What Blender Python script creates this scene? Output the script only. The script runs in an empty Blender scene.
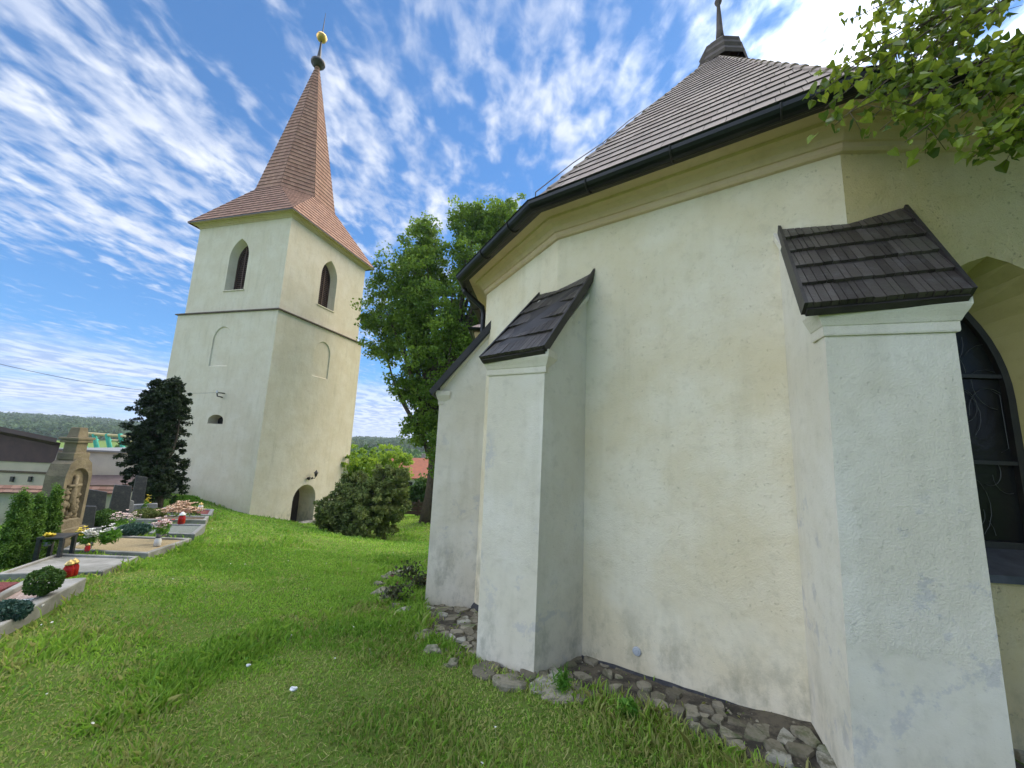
import bpy, math, random
import numpy as np
from mathutils import Vector, noise as mnoise

rng = np.random.default_rng(7)
random.seed(7)
SC = bpy.context.scene
COL = SC.collection
ZC = 1.65                       # eye height above the ground under the camera

# ------------------------------------------------------------------ camera
F, PITCH, ROLL = 385.0, 0.157, 0.0428
cp, sp, cr, sr = math.cos(PITCH), math.sin(PITCH), math.cos(ROLL), math.sin(ROLL)
_f = np.array([0, cp, sp]); _r = np.array([1., 0, 0]); _u = np.array([0, -sp, cp])
CR, CU = cr*_r + sr*_u, -sr*_r + cr*_u
from mathutils import Matrix
cam = bpy.data.cameras.new('camera'); camo = bpy.data.objects.new('camera', cam); COL.objects.link(camo)
cam.sensor_width = 36; cam.lens = 36*F/1024; cam.clip_start = .05; cam.clip_end = 6000
camo.matrix_world = Matrix(((CR[0], CU[0], -_f[0], 0), (CR[1], CU[1], -_f[1], 0), (CR[2], CU[2], -_f[2], ZC), (0, 0, 0, 1)))
SC.camera = camo

# ------------------------------------------------------------------ sky, sun, exposure
SUN_AZ, SUN_EL = math.radians(47), math.radians(42)     # azimuth clockwise from +Y
SC.view_settings.view_transform = 'Standard'; SC.view_settings.look = 'None'
SC.view_settings.exposure = 1.12; SC.view_settings.gamma = 1
SC.render.engine = 'CYCLES'; SC.cycles.use_denoising = True; SC.cycles.max_bounces = 8
SC.cycles.transparent_max_bounces = 8
w = bpy.data.worlds.new('World'); SC.world = w; w.use_nodes = True
nt = w.node_tree; nt.nodes.clear(); N = nt.nodes.new; L = nt.links.new
def wm(op, a, b=None, c=None, clamp=False):
    n = N('ShaderNodeMath'); n.operation = op; n.use_clamp = clamp
    for i, x in enumerate((a, b, c)):
        if x is None: continue
        if isinstance(x, (int, float)): n.inputs[i].default_value = x
        else: L(x, n.inputs[i])
    return n.outputs[0]
def wrange(x, a, b, lo=0, hi=1, smooth=True):
    n = N('ShaderNodeMapRange'); n.interpolation_type = 'SMOOTHSTEP' if smooth else 'LINEAR'
    L(x, n.inputs[0])
    for i, v in enumerate((a, b, lo, hi)): n.inputs[i+1].default_value = v
    return n.outputs[0]
sky = N('ShaderNodeTexSky'); sky.sky_type = 'NISHITA'; sky.sun_disc = False
sky.sun_elevation = SUN_EL; sky.sun_rotation = SUN_AZ; sky.air_density = 1.0; sky.dust_density = .1; sky.ozone_density = 2.2
hs = N('ShaderNodeHueSaturation'); hs.inputs['Saturation'].default_value = 1.12; hs.inputs['Value'].default_value = 1.3
# soft shoulder so the aureole of the veiled sun stays blue
dn = N('ShaderNodeVectorMath'); dn.operation = 'DIVIDE'; L(sky.outputs[0], dn.inputs[0]); dn.inputs[1].default_value = (1.7, 3.9, 9.5)
ad = N('ShaderNodeVectorMath'); ad.operation = 'ADD'; L(dn.outputs[0], ad.inputs[0]); ad.inputs[1].default_value = (1, 1, 1)
dq = N('ShaderNodeVectorMath'); dq.operation = 'DIVIDE'; L(sky.outputs[0], dq.inputs[0]); L(ad.outputs[0], dq.inputs[1])
L(dq.outputs[0], hs.inputs['Color'])
tc = N('ShaderNodeTexCoord'); sx = N('ShaderNodeSeparateXYZ'); L(tc.outputs['Generated'], sx.inputs[0])
zz = wm('MAXIMUM', wm('ADD', sx.outputs[2], .06), .03)
px_, py_ = wm('DIVIDE', sx.outputs[0], zz), wm('DIVIDE', sx.outputs[1], zz)
def cloudnoise(ax, ay, rot, scale, detail, dist, off):
    c = N('ShaderNodeCombineXYZ'); L(px_, c.inputs[0]); L(py_, c.inputs[1])
    m = N('ShaderNodeMapping'); m.vector_type = 'POINT'; L(c.outputs[0], m.inputs[0])
    m.inputs['Rotation'].default_value = (0, 0, rot); m.inputs['Scale'].default_value = (ax, ay, 1); m.inputs['Location'].default_value = off
    n = N('ShaderNodeTexNoise'); n.inputs['Scale'].default_value = scale; n.inputs['Detail'].default_value = detail
    n.inputs['Roughness'].default_value = .55; n.inputs['Distortion'].default_value = dist
    L(m.outputs[0], n.inputs['Vector']); return n.outputs[0]
def bump2(cx, cy, rx, ry, amp):
    a = wm('POWER', wm('ABSOLUTE', wm('DIVIDE', wm('SUBTRACT', px_, cx), rx)), 2); b = wm('POWER', wm('ABSOLUTE', wm('DIVIDE', wm('SUBTRACT', py_, cy), ry)), 2)
    return wm('MULTIPLY', wm('POWER', 2.718, wm('MULTIPLY', wm('ADD', a, b), -1)), amp)
n1 = cloudnoise(1.0, .48, .12, 10.5, 3, .3, (3.1, 1.2, 0))       # long soft rolls
n2 = cloudnoise(1, .8, 0, 2.6, 2, 0, (7.3, 2.2, 0))                # large patches
n3 = cloudnoise(1.0, .75, -.45, 15.0, 4, .3, (1.3, 9.2, 0))        # puffs
dens = wm('ADD', wm('ADD', wm('MULTIPLY', n1, .50), wm('MULTIPLY', n2, .30)), wm('MULTIPLY', n3, .42))
for args in ((-1.15, 1.05, .34, .42, .13), (-1.75, 1.55, .5, .5, .10), (-.68, .76, .13, .16, -.13), (-2.6, 2.3, .55, .55, -.15), (-.52, .95, .12, .16, .04), (-.35, 1.3, .25, .3, .07), (.1, .95, .25, .3, .03), (-.36, .86, .10, .1, .05), (-4.8, 4.2, 1.4, 1.6, .10), (-.8, 2.6, .6, .8, .06)):
    dens = wm('ADD', dens, bump2(*args))
dv = N('ShaderNodeVectorMath'); dv.operation = 'DOT_PRODUCT'; L(tc.outputs['Generated'], dv.inputs[0])
dv.inputs[1].default_value = (math.sin(SUN_AZ)*math.cos(SUN_EL), math.cos(SUN_AZ)*math.cos(SUN_EL), math.sin(SUN_EL))
sunc = wm('MAXIMUM', dv.outputs['Value'], 0)
bv = N('ShaderNodeVectorMath'); bv.operation = 'DOT_PRODUCT'; L(tc.outputs['Generated'], bv.inputs[0]); bv.inputs[1].default_value = (-.90, -.40, .16)
behind = wrange(bv.outputs['Value'], .60, .97)                            # unseen bright cloud left and behind, added to light the walls
over = wrange(sx.outputs[2], .84, .97)                              # unseen bright cloud overhead, added to light the grass
dens = wm('ADD', dens, wm('ADD', wm('MULTIPLY', wm('POWER', sunc, 40), .11), wm('MULTIPLY', wm('MAXIMUM', behind, over), .22)))
mask = wm('MULTIPLY', wrange(dens, .56, .85), wrange(sx.outputs[2], .04, .30, .25, .95))
n4 = cloudnoise(1.0, .6, .3, 5.2, 5, .2, (5.3, 4.2, 0))
cc = N('ShaderNodeMix'); cc.data_type = 'RGBA'; L(wrange(n4, .36, .64), cc.inputs[0])
cc.inputs[6].default_value = (3.3, 3.8, 4.9, 1); cc.inputs[7].default_value = (5.1, 5.35, 5.9, 1)
glow = wm('ADD', wm('ADD', .92, wm('ADD', wm('MULTIPLY', behind, 3.0), wm('MULTIPLY', over, 3.2))), wm('ADD', wm('MULTIPLY', wm('POWER', sunc, 14), .45), wm('MULTIPLY', wm('POWER', sunc, 60), 2.2)))
cs = N('ShaderNodeVectorMath'); cs.operation = 'SCALE'; L(cc.outputs[2], cs.inputs[0]); L(glow, cs.inputs[3])
hz_ = wrange(sx.outputs[2], .16, 0)                                 # milky band low on the horizon
lo = N('ShaderNodeMix'); lo.data_type = 'RGBA'; L(wm('MULTIPLY', hz_, .5), lo.inputs[0]); L(hs.outputs[0], lo.inputs[6]); lo.inputs[7].default_value = (2.9, 4.2, 6.6, 1)
mq = N('ShaderNodeMix'); mq.data_type = 'RGBA'; L(mask, mq.inputs[0]); L(lo.outputs[2], mq.inputs[6]); L(cs.outputs[0], mq.inputs[7])
# low stratus sheets above the hills
sm = N('ShaderNodeMapping'); L(tc.outputs['Generated'], sm.inputs[0]); sm.inputs['Scale'].default_value = (2.2, 2.2, 17)
sn = N('ShaderNodeTexNoise'); L(sm.outputs[0], sn.inputs['Vector']); sn.inputs['Scale'].default_value = 1.3; sn.inputs['Detail'].default_value = 5; sn.inputs['Distortion'].default_value = .4
smask = wm('MULTIPLY', wrange(sn.outputs[0], .28, .54), wm('MULTIPLY', wrange(sx.outputs[2], .17, .09), .92))
sc0 = N('ShaderNodeMix'); sc0.data_type = 'RGBA'; L(wrange(n4, .4, .6), sc0.inputs[0]); sc0.inputs[6].default_value = (2.3, 2.9, 4.3, 1); sc0.inputs[7].default_value = (4.2, 4.6, 5.4, 1)
mx = N('ShaderNodeMix'); mx.data_type = 'RGBA'; L(smask, mx.inputs[0]); L(mq.outputs[2], mx.inputs[6]); L(sc0.outputs[2], mx.inputs[7])
bg = N('ShaderNodeBackground'); bg.inputs[1].default_value = .1; L(mx.outputs[2], bg.inputs[0])
wo = N('ShaderNodeOutputWorld'); L(bg.outputs[0], wo.inputs[0])

sl = bpy.data.lights.new('sun', 'SUN'); sl.energy = 2.4; sl.angle = math.radians(60); sl.color = (1, .87, .66)
so = bpy.data.objects.new('sun', sl); COL.objects.link(so)
sd = Vector((math.sin(SUN_AZ)*math.cos(SUN_EL), math.cos(SUN_AZ)*math.cos(SUN_EL), math.sin(SUN_EL)))
so.rotation_euler = sd.to_track_quat('Z', 'Y').to_euler(); so.location = (0, 0, 40)

# ------------------------------------------------------------------ surveying helpers (heights relative to the eye)
def ray(px, py): return _f + (px-512)/F*CR - (py-384)/F*CU
def at_z(px, py, z): d = ray(px, py); return d*z/d[2]
def at_y(px, py, y): d = ray(px, py); return d*y/d[1]

def vnoise(x, y, s, seed=0):
    """cheap vectorised value noise 0..1"""
    x = np.asarray(x, float)/s; y = np.asarray(y, float)/s
    xi, yi = np.floor(x).astype(np.int64), np.floor(y).astype(np.int64)
    fx, fy = x-xi, y-yi; fx = fx*fx*(3-2*fx); fy = fy*fy*(3-2*fy)
    def h(a, b):
        n = (a*374761393 + b*668265263 + seed*1442695041) & 0xffffffff
        n = ((n ^ (n >> 13))*1274126177) & 0xffffffff
        return ((n ^ (n >> 16)) & 0xffff)/65535.
    return (h(xi, yi)*(1-fx)+h(xi+1, yi)*fx)*(1-fy)+(h(xi, yi+1)*(1-fx)+h(xi+1, yi+1)*fx)*fy

# terrain height, thin-plate spline through surveyed spots
CPT = np.array([
 (0,0,-1.65),(3,0,-1.55),(-3,0,-1.6),(0,-4,-1.4),(5,-4,-1.3),(-5,-4,-1.4),(2.2,1.6,-1.62),(1.7,1.9,-1.66),(4.5,1.8,-1.56),(1.2,2.6,-1.72),(.3,3.1,-1.78),
 (-.5,3.7,-1.87),(-.7,5.2,-2.10),(-1.3,5.8,-2.17),(-2.3,7.7,-2.5),(-1.6,8.7,-2.6),(-3.7,3.3,-1.71),(-4.3,4.4,-1.79),(-5.3,5.9,-2.0),(-6.1,8.0,-2.2),
 (-7.4,10.2,-2.42),(-9.2,12.9,-2.62),(-11.9,18.6,-3.68),(-14.1,19.2,-3.37),(-16.4,19.9,-3.08),(-11.3,21.1,-4.47),(-10.6,23.7,-5.2),(-15.1,17.3,-2.95),
 (-5.6,16.3,-3.95),(-3,12,-3.15),(-5.1,23.7,-4.5),(-14.5,29,-5.9),(-8,30,-5.6),(0,20,-4.2),(0,32,-5.2),(8,14,-2.9),(12,6,-2.1),(4,5,-1.9),(1,8,-2.3),
 (-6,5.0,-1.92),(-8,6.5,-2.12),(-9.5,9,-2.38),(-12,11.5,-2.62),(-14,13.5,-3.0),(-18,16,-3.5),(-25,15,-4.2),(-9,1,-1.85),(-20,0,-2.8),(-30,30,-6.2),(20,20,-4),(18,-4,-1.2),(-15,6,-2.9)])
def _tps(r2): return np.where(r2 > 1e-12, r2*np.log(np.maximum(r2, 1e-12))*.5, 0)
_n = len(CPT); _A = np.zeros((_n+3, _n+3)); _d2 = ((CPT[:, None, :2]-CPT[None, :, :2])**2).sum(-1)
_A[:_n, :_n] = _tps(_d2)+np.eye(_n)*.05; _A[:_n, _n] = 1; _A[:_n, _n+1:] = CPT[:, :2]; _A[_n, :_n] = 1; _A[_n+1:, :_n] = CPT[:, :2].T
_W = np.linalg.solve(_A, np.r_[CPT[:, 2], 0, 0, 0])
def zg(x, y):
    x = np.atleast_1d(np.asarray(x, float)); y = np.atleast_1d(np.asarray(y, float))
    r = np.hypot(x, y); k = np.minimum(1, 34/np.maximum(r, 1e-6)); xn, yn = x*k, y*k
    z = np.empty_like(x)
    for s in range(0, len(x), 20000):
        a, b = xn[s:s+20000], yn[s:s+20000]
        d2 = (a[:, None]-CPT[None, :, 0])**2+(b[:, None]-CPT[None, :, 1])**2
        z[s:s+20000] = _tps(d2)@_W[:_n]+_W[_n]+a*_W[_n+1]+b*_W[_n+2]
    z = z + (vnoise(x, y, .9, 3)-.5)*.05 + (vnoise(x, y, .33, 4)-.5)*.02
    t = np.clip((r-32)/90, 0, 1); t = t*t*(3-2*t)
    az = np.arctan2(x, y)
    far = -11 + np.clip((r-330)/500, 0, 1)*(4 + 11*np.clip((-az-.45)/.4, 0, 1) + (vnoise(az*40+50, r*0, 3, 9)-.5)*6)
    return z*(1-t)+far*t
def g1(x, y): return float(zg(x, y)[0])

# ------------------------------------------------------------------ materials
def rgb(c): return (*c, 1)
class NT:
    def __init__(s, name):
        s.m = bpy.data.materials.new(name); s.m.use_nodes = True; s.t = s.m.node_tree; s.t.nodes.clear()
        s.out = s.t.nodes.new('ShaderNodeOutputMaterial'); s.p = s.t.nodes.new('ShaderNodeBsdfPrincipled'); s.t.links.new(s.p.outputs[0], s.out.inputs[0])
        s.tc = s.t.nodes.new('ShaderNodeTexCoord').outputs['Object']
    def n(s, k): return s.t.nodes.new(k)
    def l(s, a, b): s.t.links.new(a, b)
    def noise(s, scale, detail=4, rough=.55, stretch=None, dist=0, off=None):
        v = s.tc
        if stretch or off:
            m = s.n('ShaderNodeMapping'); s.l(v, m.inputs[0]); m.inputs['Scale'].default_value = stretch or (1, 1, 1)
            if off: m.inputs['Location'].default_value = off
            v = m.outputs[0]
        n = s.n('ShaderNodeTexNoise'); s.l(v, n.inputs['Vector']); n.inputs['Scale'].default_value = scale; n.inputs['Detail'].default_value = detail
        n.inputs['Roughness'].default_value = rough; n.inputs['Distortion'].default_value = dist; return n.outputs[0]
    def rng(s, x, a, b, lo=0, hi=1):
        n = s.n('ShaderNodeMapRange'); n.interpolation_type = 'SMOOTHSTEP'; s.l(x, n.inputs[0])
        for i, v in enumerate((a, b, lo, hi)): n.inputs[i+1].default_value = v
        return n.outputs[0]
    def math(s, op, a, b=0.):
        n = s.n('ShaderNodeMath'); n.operation = op
        for i, x in enumerate((a, b)):
            if isinstance(x, (int, float)): n.inputs[i].default_value = x
            else: s.l(x, n.inputs[i])
        return n.outputs[0]
    def mix(s, f, a, b):
        n = s.n('ShaderNodeMix'); n.data_type = 'RGBA'
        if isinstance(f, (int, float)): n.inputs[0].default_value = f
        else: s.l(f, n.inputs[0])
        for i, x in ((6, a), (7, b)):
            if isinstance(x, tuple): n.inputs[i].default_value = rgb(x)
            else: s.l(x, n.inputs[i])
        return n.outputs[2]
    def bump(s, h, strength=.5, dist=.01):
        b = s.n('ShaderNodeBump'); b.inputs['Strength'].default_value = strength; b.inputs['Distance'].default_value = dist
        s.l(h, b.inputs['Height']); s.l(b.outputs[0], s.p.inputs['Normal'])
    def attr(s, name='rnd'):
        a = s.n('ShaderNodeAttribute'); a.attribute_name = name; return a.outputs['Fac']
    def color(s, c):
        if isinstance(c, tuple): s.p.inputs['Base Color'].default_value = rgb(c)
        else: s.l(c, s.p.inputs['Base Color'])

def simple(name, c1, c2=None, scale=6, rough=.8, bump=.3, bscale=40, bdist=.004, metallic=0, stain=None, use_rnd=False, spec=None):
    s = NT(name); c2 = c2 or tuple(x*.75 for x in c1)
    col = s.mix(s.rng(s.noise(scale, 6), .3, .7), c1, c2)
    if use_rnd:
        hv = s.n('ShaderNodeHueSaturation'); s.l(col, hv.inputs['Color']); s.l(s.math('ADD', s.math('MULTIPLY', s.attr(), .6), .7), hv.inputs['Value']); col = hv.outputs[0]
    if stain: col = s.mix(s.math('MULTIPLY', s.rng(s.noise(scale*.35, 7, .65), .48, .72), .8), col, stain)
    s.color(col); s.p.inputs['Roughness'].default_value = rough; s.p.inputs['Metallic'].default_value = metallic
    if spec is not None: s.p.inputs['Specular IOR Level'].default_value = spec
    if bump: s.bump(s.noise(bscale, 5, .6), bump, bdist)
    return s.m

def plaster(name, base, pale, rough_amt=1., grime=True, patches=False, zsmooth=None, zfoot=-1.7):
    s = NT(name)
    col = s.mix(s.rng(s.noise(1.3, 6, .6), .35, .68), base, pale)
    col = s.mix(s.math('MULTIPLY', s.rng(s.noise(9, 7, .68), .5, .74), .30), col, tuple(x*.66 for x in base))
    col = s.mix(s.math('MULTIPLY', s.rng(s.noise(1.6, 5, .6, stretch=(3.2, 3.2, .35), off=(4, 2, 1)), .5, .75), .30), col, tuple(x*y for x, y in zip(base, (.70, .70, .66))))
    geo = s.n('ShaderNodeNewGeometry'); sep = s.n('ShaderNodeSeparateXYZ'); s.l(geo.outputs['Position'], sep.inputs[0]); wz = sep.outputs[2]
    if patches:      # peeled limewash
        m = s.math('MULTIPLY', s.rng(s.noise(5.5, 8, .7, off=(2, 7, 3)), .54, .62), s.rng(s.noise(.9, 2, .5, off=(5, 1, 2)), .48, .6))
        col = s.mix(s.math('MULTIPLY', m, .38), col, (.36, .36, .40))
    if grime:
        h = s.math('SUBTRACT', wz, zfoot+ZC)
        m = s.math('MULTIPLY', s.rng(h, .75, .0), s.rng(s.noise(4.5, 8, .7, stretch=(1, 1, .6), off=(8, 3, 1)), .44, .66))
        col = s.mix(s.math('MULTIPLY', m, .5), col, (.18, .18, .125))
    # pits: small missing grains
    pit = s.math('MULTIPLY', s.rng(s.noise(42, 5, .65), .60, .70), s.rng(s.noise(2.6, 4, .6, off=(7, 1, 5)), .32, .56))
    h1 = s.noise(16, 6, .62); h2 = s.noise(90, 3, .6); h3 = s.noise(2.2, 3, .5)
    col = s.mix(s.math('MULTIPLY', pit, .42*min(1, rough_amt)), col, (.24, .215, .14))
    s.color(col); s.p.inputs['Roughness'].default_value = .92; s.p.inputs['Specular IOR Level'].default_value = .2
    h = s.math('ADD', s.math('MULTIPLY', h1, .6), s.math('MULTIPLY', h2, .5)); h = s.math('SUBTRACT', h, s.math('MULTIPLY', pit, .35))
    if zsmooth is not None:
        k = s.rng(s.math('ADD', wz, s.math('MULTIPLY', s.noise(2.0, 4, .6), .45)), zsmooth+ZC+.18, zsmooth+ZC+.28, .25, 1)
        h = s.math('MULTIPLY', h, k)
    h = s.math('ADD', h, s.math('MULTIPLY', h3, 3.))
    s.bump(h, .9*rough_amt, .015)
    return s.m

def leafmat(name, c1, c2, trans=.35, rough=.55, c3=None):
    s = NT(name); col = s.mix(s.attr(), c1, c2)
    if c3: col = s.mix(s.rng(s.attr(), .93, .95), col, c3)
    s.color(col); s.p.inputs['Roughness'].default_value = rough; s.p.inputs['Specular IOR Level'].default_value = .3
    tr = s.n('ShaderNodeBsdfTranslucent'); hv = s.n('ShaderNodeHueSaturation'); hv.inputs['Hue'].default_value = .485; hv.inputs['Value'].default_value = 1.5
    s.l(col, hv.inputs['Color']); s.l(hv.outputs[0], tr.inputs[0])
    ms = s.n('ShaderNodeMixShader'); ms.inputs[0].default_value = trans; s.l(s.p.outputs[0], ms.inputs[1]); s.l(tr.outputs[0], ms.inputs[2]); s.l(ms.outputs[0], s.out.inputs[0])
    return s.m

def tilemat(name, c1, c2, c3, rough=.85):
    s = NT(name); at_ = s.attr(); col = s.mix(s.math('MAXIMUM', at_, 0.), c1, c2)
    col = s.mix(s.math('MULTIPLY', s.rng(s.noise(1.1, 6, .65), .45, .7), .6), col, c3)
    col = s.mix(s.math('MULTIPLY', s.rng(s.noise(22, 5, .7), .5, .75), .35), col, tuple(x*.5 for x in c1))
    col = s.mix(s.rng(at_, -.4, -.6), col, (.035, .028, .022)); s.color(col); s.p.inputs['Roughness'].default_value = rough; s.bump(s.noise(60, 4), .4, .004); return s.m  # negative rnd goes near-black: shade under each course put into the colour

M = {}
PL = (.65, .565, .385); PW = (.71, .65, .50)
M['plaster'] = plaster('chapel_plaster', PL, PW, .7, True, False, -1.08, -1.75)
M['plaster_b'] = plaster('buttress_plaster', (.65, .59, .46), (.72, .67, .56), .5, True, True, -1.0, -1.75)
M['cornice'] = plaster('cornice_plaster', (.64, .47, .31), (.68, .53, .37), .4, False)
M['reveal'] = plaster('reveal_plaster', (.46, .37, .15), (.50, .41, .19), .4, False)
M['tower_pl'] = plaster('tower_plaster', (.64, .565, .42), (.69, .625, .49), .45, True, False, None, -4.2)
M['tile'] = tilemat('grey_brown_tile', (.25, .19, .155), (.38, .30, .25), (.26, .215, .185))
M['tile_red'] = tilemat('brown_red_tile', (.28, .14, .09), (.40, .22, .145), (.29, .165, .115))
M['underroof'] = simple('roof_underlay', (.03, .022, .018), bump=0)
M['shingle'] = None
def shingle():
    s = NT('dark_wood_shingle'); col = s.mix(s.attr(), (.032, .025, .021), (.085, .070, .058))
    g = s.noise(7, 5, .6, stretch=(1, 1, 1)); col = s.mix(s.math('MULTIPLY', s.rng(g, .5, .75), .7), col, (.13, .12, .115))
    col = s.mix(s.math('MULTIPLY', s.rng(s.noise(2.5, 6, .6, off=(3, 1, 4)), .55, .7), .4), col, (.07, .075, .045))
    s.color(col); s.p.inputs['Roughness'].default_value = .5; s.bump(s.noise(35, 6, .7), .6, .006); return s.m
M['shingle'] = shingle()
M['darkwood'] = simple('tarred_board', (.022, .018, .017), (.04, .034, .03), 8, .5, .4, 30)
M['gutter'] = simple('painted_gutter', (.009, .011, .013), (.016, .018, .020), 4, .42, .1, 20, metallic=.5)
M['bitumen'] = simple('bitumen', (.028, .028, .032), (.055, .055, .06), 20, .7, 1., 45, .02)
M['glass'] = simple('dark_glass', (.012, .012, .012), (.02, .02, .018), 3, .12, .35, 9, .01, spec=.1)
M['iron'] = simple('black_iron', (.015, .014, .013), (.03, .025, .02), 10, .5, .3, 40)
M['louver'] = simple('brown_louver', (.055, .03, .022), (.09, .05, .035), 8, .7, .3)
M['gold'] = simple('gilded_metal', (.62, .40, .12), (.5, .32, .09), 5, .38, 0, metallic=1)
M['concrete'] = simple('kerb_concrete', (.34, .33, .30), (.22, .215, .19), 5, .9, .6, 50, .006, stain=(.12, .12, .09))
M['sandstone'] = simple('old_sandstone', (.24, .20, .125), (.15, .125, .08), 4, .95, .9, 25, .015, stain=(.065, .058, .042))
M['granite'] = simple('dark_granite', (.028, .029, .032), (.055, .055, .058), 30, .42, .05, 80, stain=(.10, .10, .085))
M['greygranite'] = simple('grey_granite', (.28, .28, .27), (.18, .18, .175), 50, .55, .1, 80, stain=(.13, .13, .11))
M['white'] = simple('white_paint', (.75, .75, .73), (.65, .65, .62), 6, .6, .1)
M['bark'] = simple('tree_bark', (.10, .075, .05), (.06, .045, .032), 6, .95, 1., 18, .03)
M['twig'] = simple('twig_bark', (.12, .085, .05), (.08, .055, .035), 10, .8, .3, 30)
M['leaf'] = leafmat('linden_leaf', (.06, .135, .014), (.21, .33, .04), .46)
M['leaf_near'] = leafmat('near_linden_leaf', (.05, .10, .010), (.26, .34, .035), .5, .4)
M['conifer'] = leafmat('dark_conifer_needle', (.012, .026, .008), (.034, .058, .014), .1)
M['juniper'] = leafmat('olive_juniper_needle', (.075, .12, .025), (.22, .25, .07), .15, .7, (.15, .10, .05))
M['thuja'] = leafmat('thuja_scale_leaf', (.045, .12, .015), (.13, .25, .035), .25)
M['bluejuniper'] = leafmat('blue_juniper_needle', (.03, .075, .055), (.07, .14, .10), .15)
M['shrub'] = leafmat('light_shrub_leaf', (.13, .24, .02), (.28, .42, .045), .45)
M['hedge'] = leafmat('mid_green_leaf', (.035, .095, .015), (.10, .19, .035), .3)
M['forest'] = leafmat('wooded_hill_leaf', (.05, .095, .04), (.10, .155, .06), .2, .9)
M['darkplant'] = leafmat('dark_red_leaf', (.035, .05, .02), (.09, .09, .035), .2, .6, (.12, .04, .025))
M['weed'] = leafmat('weed_leaf', (.05, .16, .015), (.13, .29, .03), .4)
def grassmat():
    s = NT('grass_blade'); ra = s.attr('rnd'); dry = s.attr('dry')
    col = s.mix(ra, (.105, .26, .02), (.36, .56, .07)); col = s.mix(dry, col, s.mix(ra, (.27, .27, .07), (.52, .48, .20)))
    s.color(col); s.p.inputs['Roughness'].default_value = .5; s.p.inputs['Specular IOR Level'].default_value = .3
    tr = s.n('ShaderNodeBsdfTranslucent'); hv = s.n('ShaderNodeHueSaturation'); hv.inputs['Value'].default_value = 1.4; s.l(col, hv.inputs['Color']); s.l(hv.outputs[0], tr.inputs[0])
    ms = s.n('ShaderNodeMixShader'); ms.inputs[0].default_value = .4; s.l(s.p.outputs[0], ms.inputs[1]); s.l(tr.outputs[0], ms.inputs[2]); s.l(ms.outputs[0], s.out.inputs[0]); return s.m
M['grass'] = grassmat()
def groundmat():
    s = NT('meadow_soil'); col = s.mix(s.rng(s.noise(1.1, 6, .6), .35, .65), (.10, .19, .02), (.17, .25, .04))
    col = s.mix(s.math('MULTIPLY', s.rng(s.noise(30, 6, .7), .45, .65), .7), col, (.17, .16, .065))
    col = s.mix(s.rng(s.noise(.012, 4, .6), .42, .6), col, (.10, .19, .04))
    s.color(col); s.p.inputs['Roughness'].default_value = 1; s.p.inputs['Specular IOR Level'].default_value = .1; s.bump(s.noise(45, 6, .7), 1, .03); return s.m
M['ground'] = groundmat()

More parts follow.
